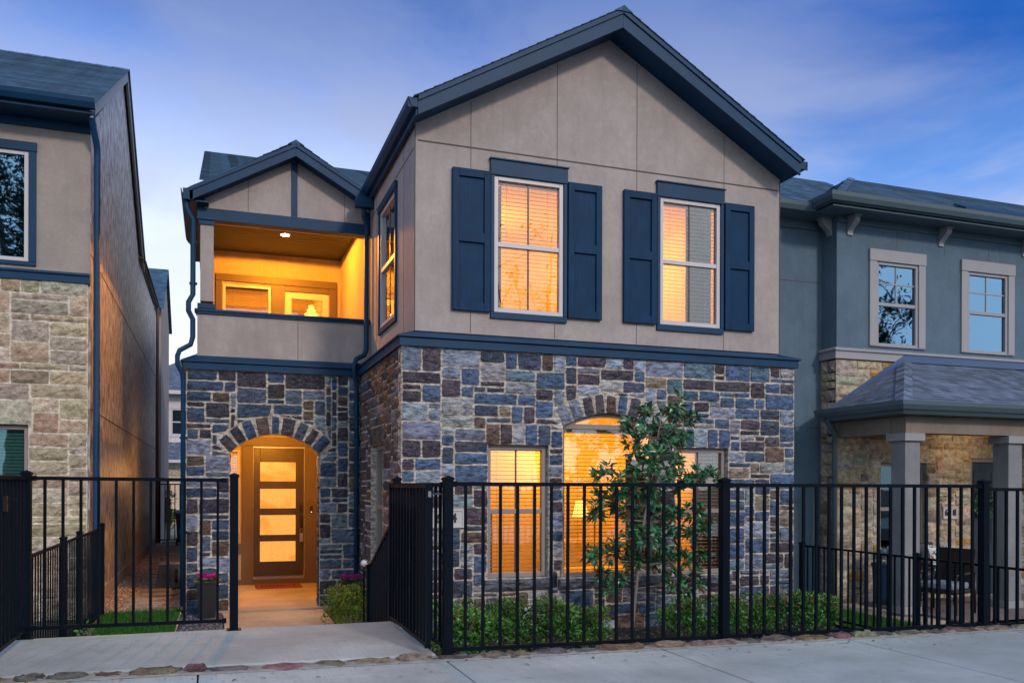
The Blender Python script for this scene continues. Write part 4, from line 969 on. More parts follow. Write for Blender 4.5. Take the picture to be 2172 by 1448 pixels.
window(G, front(13.80), -3.49, -2.50, .86, 2.76, m_taupeframe, n=-.09, glass=m_glass3, munt='', blind_n=-.09, tilt=58, blind_m=m_blindlight)
room(G, -6, -2.0, 14.02, 17, .3, 3.3, mat=m_roomdark); room(G, -6, -2.0, 14.05, 17, 4.9, 7.0, mat=m_roomdark)
m = MB(); m.box(-6.3, -6.2, 13.84, 29, -.05, 7.3); m.box(-6.2, -1.9, 28.9, 29, -.05, 7.4); m.build('stucco_wall', m_stucco_l, G)

# second house beyond it
G2 = thing('rear_townhouse', 'further grey townhouse with a steep shingled roof beyond the streaked side wall', 'house', (-1.7, 31, 0))
m = MB(); m.prism(right(-1.62), [(30.6, -.05), (30.6, 7.9), (33.4, 9.55), (36, 7.9), (36, -.05)], -.2, 0); m.box(-6, -1.82, 30.6, 30.8, -.05, 7.9)
m.build('side_wall', m_stucco_l, G2)
m = MB(); slope(m, (-6, 30.2, 7.72), (-1.52, 30.2, 7.72), (-1.52, 33.4, 9.75), (-6, 33.4, 9.75)); slope(m, (-1.52, 36.4, 7.9), (-6, 36.4, 7.9), (-6, 33.4, 9.75), (-1.52, 33.4, 9.75)); m.build('roof', m_shingle, G2, uv=True)

# white house across the rear lane
K = thing('white_house', 'distant white house with a blue-grey roof and arched window, seen down the side passage', 'house', (-1.5, 46, 0))
m_wh = mat_stucco('white_stucco', (0.62, 0.60, 0.62)); kf = front(46)
m = MB(); wall(m, kf, -10, 9, 3.9, 6.55, -.2, 0, [(-1.98, -1.0, 4.4, 5.75)]); m.build('upper_wall', m_wh, K)
m = MB(); stone_wall(m, front(45.6), -10, -.2, 2.35, 3.15, [(1, (.52, .48, .42)), (1, (.44, .40, .35))], (.6, .56, .5), seed=3, cw=.2, ch=.2, back=.2, depth=.02); m.box(-10, -2.7, 45.6, 46, -.05, 2.35); m.box(-.4, 9, 45.6, 46, -.05, 3.9); m.build('stone_wall', m_lime, K, fixn=False)
m = MB(); slope(m, (-11, 45.0, 3.12), (9, 45.0, 3.12), (9, 46, 4.05), (-11, 46, 4.05)); slope(m, (-4.5, 45.5, 6.6), (9.5, 45.5, 6.6), (6, 50, 9.8), (0.5, 50, 9.8)); slope(m, (-4.5, 55, 6.6), (-4.5, 45.5, 6.6), (.5, 50, 9.8), (.5, 50, 9.8)); m.build('roof', m_shingle2, K, uv=True)
m = MB(); m.box(-11, 9, 44.9, 45.0, 3.0, 3.14); m.box(-4.7, 9.5, 45.35, 45.5, 6.42, 6.6); m.build('eave', m_white, K)
window(K, kf, -1.95, -1.03, 4.42, 5.72, m_white, glass=m_glass2, blinds=True, tilt=60, trim=True, trim_m=m_white, side=.14, hdr=.14)
room(K, -2.3, -.8, 46.2, 48, 4.0, 6.2, mat=m_roomdark)
m = MB(); m.prism(kf, [(-2.55, 4.4), (-2.13, 4.4), (-2.13, 5.72), (-2.34, 5.86), (-2.55, 5.78)], 0.0, .05); m.build('shutter', mat_plain('violet_shutter', (.045, .045, .11), .5), K)
m = MB(); m.box(-2.7, -.4, 45.62, 45.7, -.05, 2.35); m.build('garage_door', mat_plain('cream_garage', (.55, .45, .33), .6), K)
g = MB(); g.box(-6, 6, 31.5, 45.5, -.055, -.03); struct(g, 'driveway', m_conc3)

# ================================================================== neighbour on the right
B = thing('grey_townhouse', 'grey-blue stucco and limestone townhouse with a columned front porch, at the right', 'house', (9.7, 11.43, 0))
BR = [(34, (0.54, 0.46, 0.36)), (26, (0.47, 0.44, 0.41)), (6, (0.48, 0.28, 0.09)), (8, (0.32, 0.27, 0.22)), (20, (0.56, 0.52, 0.47))]
YR = 11.43; rf = front(YR)
m = MB(); stone_wall(m, rf, 9.69, 16.5, -.08, 4.02, BR, (.55, .48, .39), holes=[(10.62, 11.62, .75, 2.33), (12.60, 13.62, -.1, 2.42), (11.95, 12.28, 1.355, 1.585)], soldiers=[(10.58, 11.66, 2.33, 2.62, 4), (12.55, 13.67, 2.42, 2.74, 3)], seed=41, cw=.085, ch=.07, depth=.02, joint=.012, back=.2)
m.fbox(rf, 11.95, 12.28, -.2, -.03, 1.355, 1.585, (.42, .37, .3)); m.build('stone_wall', m_lime, B, fixn=False)
m = MB(); stone_wall(m, left(9.69), 11.445, 11.8, -.08, 4.02, BR, (.55, .48, .39), seed=43, cw=.085, ch=.07, depth=.02, joint=.012, back=.1); m.build('stone_wall', m_lime, B, fixn=False)
m = MB(); wall(m, rf, 9.70, 16.5, 4.20, 6.42, -.15, 0, [(10.50, 11.40, 4.28, 5.72), (12.50, 13.45, 4.28, 5.72)]); m.box(9.70, 9.85, YR+.15, 11.8, 4.2, 6.42); m.box(8.06, 9.80, 11.8, 11.95, -.05, 6.40); m.box(8.06, 8.2, 11.95, 24, -.05, 6.4)
m.box(16.4, 16.5, 11.6, 24, -.05, 6.4); m.build('stucco_wall', m_stucco_r, B)
m = MB(); m.box(8.06, 9.69, 11.797, 11.8, 5.34, 5.352); m.box(8.06, 9.69, 11.797, 11.8, 2.9, 2.912); m.box(9.645, 9.65, 11.795, 11.8, 0, 6.3)
for x in (10.95, 12.0, 13.0): m.fbox(rf, x-.003, x+.003, 0, .003, 5.95, 6.4)
m.build('control_joint', m_joint, B)
m = MB(); m.sweep([(9.69, 11.8), (9.69, YR), (16.5, YR)], [(-.1, 4.03), (.045, 4.03), (.045, 4.15), (.075, 4.16), (.075, 4.19), (-.1, 4.265)]); m.build('belt_cornice', m_trim_r, B, bevel=.003)
for a, b in ((10.505, 11.395), (12.505, 13.445)): window(B, rf, a, b, 4.285, 5.70, m_trim_r, trim=True, hdr=.20, sill=.012, side=.15, trim_m=m_trim_r, munt='g', glass=m_glass2, tilt=65, fw_=.05, shade_open=.68, blind_m=m_blindlight)
window(B, rf, 10.625, 11.615, .755, 2.325, m_taupeframe, n=-.09, glass=m_glass3, munt='', tilt=62, blind_m=m_blindlight)
room(B, 9.9, 14.5, YR+.16, 14, 4.25, 6.2, mat=m_roomdark); room(B, 9.9, 12.4, YR+.21, 13.5, .1, 2.8, mat=m_roomdark)
# eaves and hip roof
EX, EY = 9.22, 10.95
m = MB(); m.box(EX+.02, 16.5, EY+.02, YR, 6.385, 6.41); m.box(EX+.02, 9.70, YR, 11.62, 6.385, 6.41); m.box(8.06, 9.66, 11.45, 11.8, 6.36, 6.385); m.fbox(rf, 9.70, 16.5, 0, .03, 6.27, 6.384); m.box(8.06, 9.66, 11.77, 11.8, 6.22, 6.36); m.build('soffit', m_gutter_r, B)
m = MB(); gutter(m, [(EX, 11.50), (EX, EY), (16.5, EY)], 6.545); m.sweep([(EX+.02, 11.6), (EX+.02, EY+.02), (16.5, EY+.02)], [(-.03, 6.36), (0, 6.36), (0, 6.5), (-.03, 6.5)])
gutter(m, [(8.06, 11.45), (9.30, 11.45)], 6.50); m.build('gutter', m_gutter_r, B, bevel=.002)
m = MB(); slope(m, (EX, EY, 6.50), (18.4, EY, 6.50), (18.4, 13.2, 7.80), (11.47, 13.2, 7.80)); slope(m, (EX, 15.4, 6.5), (EX, EY, 6.5), (11.47, 13.2, 7.80), (11.47, 13.2, 7.80)); slope(m, (18.4, 15.4, 6.5), (EX, 15.4, 6.5), (11.47, 13.2, 7.8), (18.4, 13.2, 7.8))
slope(m, (8.0, 11.42, 6.46), (11.5, 11.42, 6.46), (11.5, 13.9, 7.98), (8.0, 13.9, 7.98)); slope(m, (11.5, 16.4, 6.46), (8.0, 16.4, 6.46), (8.0, 13.9, 7.98), (11.5, 13.9, 7.98))
for k in range(11):
    t0, t1 = k/11, (k+1.15)/11; p, q = Vector((EX, EY, 6.52)).lerp(Vector((11.47, 13.2, 7.83)), t0), Vector((EX, EY, 6.52)).lerp(Vector((11.47, 13.2, 7.83)), min(1, t1)); s_ = Vector((.085, -.085, 0))
    dz_ = Vector((0, 0, .035)); m.add([p-s_-dz_, p+Vector((0, 0, .022)), p+s_-dz_, q-s_-dz_-Vector((0, 0, .008)), q+Vector((0, 0, .010)), q+s_-dz_-Vector((0, 0, .008))], [(0, 1, 4, 3), (1, 2, 5, 4)])
m.build('roof', m_shingle, B, uv=True)
# solar-like low vent strip on the slope
m = MB(); m.add([(12.4, 11.35, 6.76), (14.6, 11.35, 6.76), (14.6, 11.62, 6.92), (12.4, 11.62, 6.92), (12.4, 11.35, 6.80), (14.6, 11.35, 6.80), (14.6, 11.62, 6.95), (12.4, 11.62, 6.95)], [(0, 1, 5, 4), (4, 5, 6, 7), (1, 2, 6, 5), (3, 0, 4, 7), (2, 3, 7, 6)]); m.build('roof_vent', m_trim, B)
# scrolled brackets
def bracket(f, u, z):
    m = MB(); pr_ = []
    for i in range(9): t = i/8; pr_.append((.03+.17*(1-t)+.035*math.sin(t*2*math.pi), z-.27*t))
    poly = [(0, z)]+pr_+[(0, z-.27)]; k = len(poly)
    m.add([f.p(u-.055, a, b) for a, b in poly]+[f.p(u+.055, a, b) for a, b in poly], [tuple(range(k)), tuple(range(2*k-1, k-1, -1))]+[(i, i+k, (i+1) % k+k, (i+1) % k) for i in range(k)])
    m.fbox(f, u-.07, u+.07, 0, .23, z, z+.03); m.build('bracket', m_trim_r, B, bevel=.003)
for u in (9.95, 11.90, 13.85): bracket(rf, u, 6.35)
bracket(left(9.70), 11.60, 6.35)
# porch
PX, PY = 9.37, 9.65
m = MB(); z0_, z1_ = 3.12, 4.03
slope(m, (PX, PY, z0_), (16.5, PY, z0_), (16.5, YR, z1_), (PX+1.75, YR, z1_)); slope(m, (PX, YR, z0_), (PX, PY, z0_), (PX+1.75, YR, z1_), (PX+.02, YR, z0_+.01))
for k in range(8):
    t0, t1 = k/8, (k+1.15)/8; p, q = Vector((PX, PY, z0_+.02)).lerp(Vector((PX+1.75, YR, z1_+.02)), t0), Vector((PX, PY, z0_+.02)).lerp(Vector((PX+1.75, YR, z1_+.02)), min(1, t1)); s_ = Vector((.085, -.085, 0))
    dz_ = Vector((0, 0, .03)); m.add([p-s_-dz_, p+Vector((0, 0, .022)), p+s_-dz_, q-s_-dz_-Vector((0, 0, .008)), q+Vector((0, 0, .010)), q+s_-dz_-Vector((0, 0, .008))], [(0, 1, 4, 3), (1, 2, 5, 4)])
m.build('porch_roof', m_shingle2, B, uv=True)
m = MB(); m.prism(front(YR-.032), [(PX+.10, z0_+.06), (PX+.32, z0_+.06), (PX+1.85, z1_), (16.5, z1_), (16.5, z1_+.13), (PX+1.72, z1_+.13)], 0, .02)
m.build('flashing', mat_plain('blue_flashing', (0.05, 0.10, 0.22), .35), B)
m = MB(); gutter(m, [(PX, YR), (PX, PY), (16.5, PY)], 3.16); m.sweep([(PX+.03, YR), (PX+.03, PY+.03), (16.5, PY+.03)], [(-.03, 2.98), (0, 2.98), (0, 3.12), (-.03, 3.12)]); m.build('porch_gutter', m_gutter_r, B, bevel=.002)
m = MB(); m.box(PX+.05, 16.5, PY+.05, YR-.03, 2.975, 2.995); m.build('porch_soffit', m_gutter_r, B)
m_col = mat_stucco('column_stucco', (0.23, 0.235, 0.26))
m = MB(); m.box(9.66, 9.94, 10.20, YR-.03, 2.72, 2.97); m.box(9.66, 16.4, 9.90, 10.19, 2.72, 2.97); m.build('porch_beam', mat_stucco('beam_stucco', (0.25, 0.21, 0.18)), B)
for x in (9.66, 11.70, 14.2):
    m = MB(); m.box(x, x+.28, 9.91, 10.19, .0, 2.70); co = m.build('column', m_col, B, bevel=.004)
    m = MB(); m.box(x-.05, x+.33, 9.86, 10.24, 2.60, 2.715); m.build('capital', m_trim_r, co, bevel=.004)
    m = MB(); m.box(x-.02, x+.30, 9.885, 10.215, .03, .14); m.build('base', m_trim_r, co, bevel=.004)
m = MB(); m.tube([(9.40, YR-.13, 3.04), (9.42, YR-.14, 2.95), (9.56, YR-.12, 2.80), (9.62, YR-.06, 2.70), (9.625, YR-.05, 2.55), (9.625, YR-.05, .1)], .045, 8); m.build('downspout', m_gutter_r, B, smooth=True)
m = MB(); y_ = 9.35
m.box(9.35, 16.5, 9.45, YR-.02, -.05, -.005); m.build('porch_slab', m_conc3, B)
m = MB()
rg = random.Random(2)
xx = 9.99
while xx < 16.3:
    m.box(xx, xx+.135, 9.2, YR-.2, .003, .028+rg.uniform(0, .004)); xx += .145
m.build('porch_boards', mat_wood('weathered_boards', (0.19, 0.15, 0.145), (50, 3, 50), .7), B)
m = MB(); wall(m, rf, 12.66, 13.56, 0, 2.36, -.12, -.07, []); m.fbox(rf, 12.74, 13.06, -.07, -.06, .9, 2.2); m.fbox(rf, 13.16, 13.48, -.07, -.06, .9, 2.2); m.fbox(rf, 12.74, 13.48, -.07, -.06, .15, .75)
drr = m.build('front_door', m_doorr, B, bevel=.004); m = MB(); m.frame(rf, 12.60, 13.62, -.05, 2.42, .06, -.15, -.02); m.build('door_frame', m_taupeframe, drr)
plaque(B, rf, 11.955, 12.275, 1.36, 1.58, '618')
lamp('porch_lamp', (12.2, 10.7, 2.7), 11, (1, .62, .30), .08)
m = MB(); m.lathe((12.2, 10.7, 2.92), [(.08, 0), (.10, .02), (.10, .05)], 16); m.build('porch_light', mat_emit('porch_light_glow', (1, .7, .4), 3), B)

# wreath, chairs, pot on the right-hand porch
rg = random.Random(12); m = MB()
for i in range(420):
    a = rg.uniform(0, 6.283); r_ = .20+rg.gauss(0, .035); p = Vector((12.95+math.cos(a)*r_, YR+.04+rg.uniform(-.05, .02), 1.62+math.sin(a)*r_)); leaf(m, p, (Vector((math.cos(a+1.3), -.5, math.sin(a+1.3)))+rdir(rg)*.7), .075, .03, rg, tone=tone(rg))
tag(m.build('wreath', m_leafm, fixn=False), 'leafy green wreath hanging on the dark front door of the right-hand house', 'wreath')
def armchair(x, y, rz, label, pillow=True):
    t = thing('armchair', label, 'chair', (x, y, .03), 'porch chairs'); t.rotation_euler = (0, 0, 0)
    c_, s_ = math.cos(rz), math.sin(rz)
    def T(mb):
        mb.v = [(x+(v[0]*c_-v[1]*s_), y+(v[0]*s_+v[1]*c_), v[2]+.03) for v in mb.v]; return mb
    m = MB(); m.box(-.30, .30, -.28, .26, .30, .36); T(m).build('seat', m_metal, t, bevel=.02)
    m = MB(); m.box(-.26, .26, -.26, .24, .36, .46); T(m).build('cushion', mat_plain('grey_cushion', (.20, .24, .32), .8), t, bevel=.03)
    m = MB(); m.add([(-.30, .24, .36), (.30, .24, .36), (.30, .36, .95), (-.30, .36, .95), (-.30, .29, .36), (.30, .29, .36), (.30, .41, .95), (-.30, .41, .95)], [(0, 1, 2, 3), (7, 6, 5, 4), (0, 4, 5, 1), (3, 2, 6, 7), (0, 3, 7, 4), (1, 5, 6, 2)]); T(m).build('backrest', m_metal, t, bevel=.015)
    for sx in (-.32, .32):
        m = MB(); m.tube([(sx, -.26, .58), (sx, .1, .60), (sx, .30, .62)], .022, 8); T(m).build('arm', m_metal, t, smooth=True)
        for yy in (-.26, .28): m = MB(); m.tube([(sx, yy, 0), (sx, yy, .60)], .018, 8); T(m).build('leg', m_metal, t, smooth=True)
    return t
armchair(11.45, 10.85, R(180-160), 'dark metal armchair with a floral pillow beside the limestone wall of the right-hand porch')
armchair(10.45, 9.95, R(-75), 'dark armchair seen side-on just right of the first porch column')
m_pil, n, l, b = new_mat('floral_pillow'); v = coords(n, l); vo = n.new('ShaderNodeTexNoise'); l.new(v, vo.inputs[0]); vo.inputs['Scale'].default_value = 9
rp = n.new('ShaderNodeValToRGB'); l.new(vo.outputs[0], rp.inputs[0]); e = rp.color_ramp; e.interpolation = 'CONSTANT'
for p_, c_ in ((0.0, (.75, .75, .8)), (.50, (.02, .14, .10)), (.57, (.75, .75, .8)), (.64, (.65, .10, .12)), (.68, (.10, .30, .12))):
    q = e.elements.new(p_) if p_ > 0 else e.elements[0]; q.color = (*c_, 1)
while e.elements[-1].position > .7: e.elements.remove(e.elements[-1])
l.new(rp.outputs[0], b.inputs['Base Color']); b.inputs['Roughness'].default_value = .9
m = MB(); k = 10
pts = []
for j in range(k+1):
    for i in range(k+1):
        s_, t_ = i/k*2-1, j/k*2-1; th = .075*(1-s_**4)*(1-t_**4)+.004; q = 1-.06*(s_*s_*t_*t_)*-1; pts.append((s_*.23*(1-.10*(1-t_*t_)*abs(s_)), t_*.22*(1-.10*(1-s_*s_)*abs(t_)), th))
vv = [(a, -h, z) for a, z, h in pts]+[(a, h, z) for a, z, h in pts]; o_ = (k+1)**2
m.add([(11.42+x_+.02, 10.98+y_+z_*.2, .74+z_) for x_, y_, z_ in vv], [(j*(k+1)+i, j*(k+1)+i+1, (j+1)*(k+1)+i+1, (j+1)*(k+1)+i) for j in range(k) for i in range(k)]+[(o_+j*(k+1)+i, o_+(j+1)*(k+1)+i, o_+(j+1)*(k+1)+i+1, o_+j*(k+1)+i+1) for j in range(k) for i in range(k)])
tag(m.build('pillow', m_pil, smooth=True), 'white pillow with green and red leaf print on the porch armchair', 'pillow')
t = thing('potted_plant', 'tall navy planter with silvery foliage standing behind the first porch column', 'potted plant', (10.27, 10.95, .03))
m = MB(); m.lathe((10.27, 10.95, .03), [(.16, 0), (.17, .02), (.20, .60), (.215, .62), (.215, .66), (.18, .66), (.17, .60)], 20); m.build('pot', m_bluepot, t, smooth=False)
m = MB(); rg = random.Random(5)
for i in range(260): d_ = rdir(rg, .5); leaf(m, Vector((10.27, 10.95, .72))+d_*rg.uniform(.03, .17), d_, .09, .035, rg, tone=tone(rg))
m.build('foliage', mat_leaf('silver_leaf', (.12, .22, .26), (.30, .40, .45), .5, .3, .1), t, fixn=False)

# ================================================================== fences
def post(parent, x, y, zb, h, w=.0635):
    m = MB(); m.box(x-w/2, x+w/2, y-w/2, y+w/2, zb, zb+h-.03); p = m.build('post', m_black, parent, bevel=.003)
    m = MB(); c = w/2+.006; z = zb+h-.035; m.box(x-c, x+c, y-c, y+c, z, z+.018)
    m.add([(x-c, y-c, z+.018), (x+c, y-c, z+.018), (x+c, y+c, z+.018), (x-c, y+c, z+.018), (x, y, z+.036)], [(0, 1, 4), (1, 2, 4), (2, 3, 4), (3, 0, 4), (3, 2, 1, 0)]); m.build('post_cap', m_black, p, bevel=.002)
    m = MB(); m.box(x-w*.85, x+w*.85, y-w*.85, y+w*.85, zb-.004, zb+.008); m.build('base_plate', m_black, p)
def panel(parent, a, b, zb0, zb1, zt0, zt1, n_, w=.0195, rail=.027, ends=(0.032, 0.032), name='fence_panel', low=0.0):
    a = Vector((a[0], a[1], 0)); b = Vector((b[0], b[1], 0)); d_ = (b-a).normalized(); L_ = (b-a).length; m = MB()
    A = a+d_*ends[0]; Bv = b-d_*ends[1]
    f_ = lambda t, z0, z1: z0+(z1-z0)*t
    m.bar(A+Vector((0, 0, zt0)), Bv+Vector((0, 0, zt1)), rail, rail); m.bar(A+Vector((0, 0, zb0)), Bv+Vector((0, 0, zb1)), rail, rail)
    s_ = d_.cross(Vector((0, 0, 1)))*w/2; e = d_*w/2
    for i in range(1, n_):
        t = i/n_; p = a+(b-a)*t; z0 = f_(t, zb0, zb1)+rail/2-.001-low; z1 = f_(t, zt0, zt1)-rail/2+.001
        m.add([p+sx*e+sy*s_+Vector((0, 0, z)) for z in (z0, z1) for sx, sy in ((-1, -1), (1, -1), (1, 1), (-1, 1))], [(3, 2, 1, 0), (4, 5, 6, 7)]+[(k, (k+1) % 4, (k+1) % 4+4, k+4) for k in range(4)])
    for q, s2 in ((A, 1), (Bv, -1)):
        for z in ((zt0, zb0) if s2 == 1 else (zt1, zb1)): m.bar(q+Vector((0, 0, z))-d_*.004*s2, q+Vector((0, 0, z))+d_*.030*s2, rail+.012, rail+.012)
    return m.build(name, m_black, parent)
P1, P2, P3, P4 = (1.525, 5.644), (3.636, 5.50), (6.02, 5.33), (8.45, 5.17)
FF = thing('picket_fence', 'black metal picket fence standing on the rock edging along the sidewalk', 'fence', (P1[0], P1[1], .75))
for p, z in ((P1, .75), (P2, .748), (P3, .746), (P4, .73)): post(FF, p[0], p[1], z, 1.24)
panel(FF, P1, P2, .795, .79, 1.93, 1.928, 17); panel(FF, P2, P3, .79, .785, 1.928, 1.926, 21); panel(FF, P3, P4, .775, .77, 1.90, 1.895, 21)
FR = thing('picket_fence', 'black picket fence and sloping rail going back from the corner post beside the entry steps', 'fence', (1.47, 7.1, .78))
post(FR, 1.475, 7.12, .775, 1.22); panel(FR, (1.51, 5.66), (1.478, 7.10), .82, .82, 1.925, 1.925, 12)
post(FR, 1.47, 8.38, -.005, 1.16); panel(FR, (1.475, 7.12), (1.47, 8.38), .62, .10, 1.66, 1.12, 12, low=0)
GT = thing('gate', 'black metal gate leaf swung open against the fence on the right of the entry landing', 'gate', (1.37, 7.0, .8))
panel(GT, (1.385, 5.63), (1.40, 6.99), .835, .835, 1.915, 1.915, 12, name='gate_panel', ends=(0, 0))
m = MB(); m.bar((1.385, 5.63, .82), (1.385, 5.63, 1.93), .032); m.build('stile', m_black, GT)
m = MB(); m.bar((1.40, 6.99, .82), (1.40, 6.99, 1.93), .032); m.build('stile', m_black, GT)
m = MB(); m.tube([(1.40, 5.66, 1.86), (1.50, 5.75, 1.86)], .006, 6); m.tube([(1.385, 5.60, 1.84), (1.385, 5.60, 1.88)], .012, 6); m.build('latch', m_steel, GT)
m = MB()
for z in (1.0, 1.75): m.tube([(1.43, 7.04, z), (1.43, 7.04, z+.06)], .015, 8)
m.build('hinge', m_black, GT)
FLf = thing('picket_fence', 'black metal picket fence along the left half of the back of the entry landing', 'fence', (-1.3, 7.15, .78))
post(FLf, -1.30, 7.15, .775, 1.25); post(FLf, .164, 7.07, .775, 1.24); panel(FLf, (-1.30, 7.15), (.164, 7.07), .85, .85, 1.965, 1.955, 12, ends=(.032, .06))
FLs = thing('picket_fence', 'black metal picket fence running towards the viewer at the left edge', 'fence', (-1.3, 5.8, .78))
panel(FLs, (-1.30, 7.12), (-1.30, 5.62), .85, .85, 1.965, 1.965, 13); post(FLs, -1.30, 5.78-.16, .775, 1.25)
m = MB(); m.tube([(-1.28, 6.42, 1.80), (-1.22, 6.38, 1.82)], .005, 6); m.box(-1.295, -1.27, 6.36, 6.39, 1.74, 1.84); m.build('latch', m_metal, FLs)
FLi = thing('picket_fence', 'low black picket fence in the yard running back to the limestone house', 'fence', (-1.5, 7.6, 0))
for y in (7.75, 10.17, 11.35, 13.55): post(FLi, -1.50, y, -.05, 1.42)
panel(FLi, (-1.5, 7.75), (-1.5, 10.17), .10, .10, 1.29, 1.29, 19, w=.013); panel(FLi, (-1.5, 10.17), (-1.5, 11.35), .10, .10, 1.29, 1.29, 9, w=.013); panel(FLi, (-1.5, 11.35), (-1.5, 13.55), .10, .10, 1.29, 1.29, 17, w=.013)
FRi = thing('picket_fence', 'low black picket fence running forward between the stone house and the columned porch', 'fence', (8.12, 10.3, 0))
for y in (10.28, 8.14, 5.75): post(FRi, 8.12, y, -.05, 1.17)
panel(FRi, (8.12, 10.28), (8.12, 8.14), .08, .08, 1.06, 1.05, 18); panel(FRi, (8.12, 8.14), (8.12, 5.75), .08, .08, 1.05, 1.04, 21)
BG = thing('gate', 'narrow black picket gate at the far end of the side passage', 'gate', (-1.6, 30, 0))
panel(BG, (-1.62, 30.2), (-.40, 30.2), .10, .10, 1.93, 1.93, 8, w=.03, rail=.04, name='gate_panel'); m = MB()
m.box(-1.70, -1.60, 30.15, 30.25, -.05, 2.05); m.build('post', m_black, BG)
# wheelie bin and hose box
t = thing('wheelie_bin', 'dark green wheelie bin against the far end of the house wall', 'bin', (-.75, 28.6, 0))
m = MB(); m.add([(-1.02, 28.35, .12), (-.5, 28.35, .12), (-.5, 28.9, .12), (-1.02, 28.9, .12), (-1.07, 28.3, 1.0), (-.45, 28.3, 1.0), (-.45, 28.95, 1.0), (-1.07, 28.95, 1.0)], [(3, 2, 1, 0), (4, 5, 6, 7), (0, 1, 5, 4), (1, 2, 6, 5), (2, 3, 7, 6), (3, 0, 4, 7)]); m_bin = mat_plain('bin_plastic', (.008, .025, .028), .5); m.build('bin_body', m_bin, t, bevel=.02)
m = MB(); m.add([(-1.10, 28.25, 1.0), (-.42, 28.25, 1.0), (-.42, 28.98, 1.04), (-1.10, 28.98, 1.04), (-1.08, 28.3, 1.05), (-.44, 28.3, 1.05), (-.44, 28.95, 1.12), (-1.08, 28.95, 1.12)], [(3, 2, 1, 0), (4, 5, 6, 7), (0, 1, 5, 4), (1, 2, 6, 5), (2, 3, 7, 6), (3, 0, 4, 7)]); m.build('lid', m_bin, t, bevel=.01)
for x in (-1.05, -.47): m = MB(); m.tube([(x-.03, 28.88, .12), (x+.03, 28.88, .12)], .12, 14); m.build('wheel', m_pot, t)
t = thing('hose_box', 'low brown storage box beside the stepping stones in the side passage', 'storage box', (-.62, 17.0, 0))
m = MB(); m_hb = mat_plain('brown_plastic', (.045, .028, .028), .5); m.add([(-.98, 16.8, .02), (-.30, 16.8, .02), (-.30, 17.3, .02), (-.98, 17.3, .02), (-.93, 16.95, .44), (-.32, 16.95, .44), (-.32, 17.28, .46), (-.93, 17.28, .46)], [(3, 2, 1, 0), (4, 5, 6, 7), (0, 1, 5, 4), (1, 2, 6, 5), (2, 3, 7, 6), (3, 0, 4, 7)])
for k in range(6): m.box(-.93+k*.1, -.92+k*.1, 16.84, 16.86, .05, .3)
m.build('box_body', m_hb, t, bevel=.015)
m = MB(); m.tube([(-.62, 16.78, .36), (-.62, 16.74, .34), (-.62, 16.74, .18), (-.62, 16.78, .14)], .025, 8); m.build('handle', m_pot, t, smooth=True)

# stepping stones
rg = random.Random(77); ys = [14.05+i*.62 for i in range(24)]
m_flag = mat_concrete('flagstone', (0.30, 0.27, 0.23))
for i, y in enumerate(ys):
    m = MB(); k = 9; cx = -1.0+rg.uniform(-.05, .05)+.10*(i > 2); w, dp = rg.uniform(.28, .37), rg.uniform(.16, .22); top = []; bot = []
    for j in range(k):
        a = 2*math.pi*j/k+rg.uniform(-.15, .15); q = rg.uniform(.85, 1.12); x_, y_ = cx+math.copysign(abs(math.cos(a))**.6, math.cos(a))*w*q, y+math.copysign(abs(math.sin(a))**.6, math.sin(a))*dp*q; top.append((x_, y_, .035)); bot.append((x_, y_, -.01))
    m.add(bot+top, [tuple(range(k, 2*k))]+[(j, (j+1) % k, (j+1) % k+k, j+k) for j in range(k)])
    w_ = 'nearest' if i == 0 else ('second' if i == 1 else ('third' if i == 2 else None))
    tag(m.build('stepping_stone', m_flag, bevel=.008), ordinal(i+1)+' flagstone counted from the lawn, lying in the pea gravel side passage', 'stepping stone', 'stepping stones in the side passage')

# ================================================================== planting
def shrub(x, y, r, h, n_, mat, ls, lw, seed, name='shrub', up=.5, stems=True, root=None, zb=0.0):
    rg = random.Random(seed); t = root or empty(name, (x, y, zb)); m = MB(); cl = [(Vector((rg.uniform(-.55, .55)*r, rg.uniform(-.55, .55)*r, h*rg.uniform(.35, .78))), rg.uniform(.28, .5)*r) for _ in range(13)]
    cl += [(Vector((math.cos(a)*r*.6, math.sin(a)*r*.6, h*rg.uniform(.2, .45))), r*.38) for a in [k*1.05 for k in range(6)]]
    per = n_//len(cl)
    for c, cr__ in cl:
        c_t = rg.random()
        for _ in range(per):
            d_ = rdir(rg, .25); rr = cr__*(.55+.5*rg.random()**.5); p = c+Vector((d_.x*rr, d_.y*rr, d_.z*rr*.85))
            if p.z < .02: continue
            leaf(m, Vector((x, y, zb))+p, (d_+rdir(rg)*.8+Vector((0, 0, up))), ls*rg.uniform(.7, 1.25), lw*rg.uniform(.8, 1.2), rg, tone=(min(1, max(0, rg.gauss(.25+.5*c_t, .22)+ (p.z/h-.5)*.3)), rg.random()*(1.0 if p.z > h*.6 else .85), 0))
    m.build('foliage', mat, t, fixn=False)
    m = MB()
    for _ in range(9):
        a = rg.uniform(0, 6.28); e = Vector((x+math.cos(a)*r*.5, y+math.sin(a)*r*.5, zb+h*.6)); m.tube([(x+math.cos(a)*.04, y+math.sin(a)*.04, zb-.02), (Vector((x, y, zb))+e)/2+Vector((0, 0, .05)), e], .006, 5, rs=[.008, .006, .003])
    m.build('stem', m_bark, t)
    return t
def dup(root, loc, rz, sc_=(1, 1, 1)):
    r_ = root.copy(); COL.objects.link(r_); r_.location = loc; r_.rotation_euler = (0, 0, rz); r_.scale = sc_
    for ch in list(root.children):
        c = ch.copy(); COL.objects.link(c); c.parent = r_
    return r_
protos = []
for i, sd_ in enumerate((1, 2, 3)): protos.append(shrub(2.55, 8.95, .37, .72, 2700, m_leafh, .055, .027, sd_))
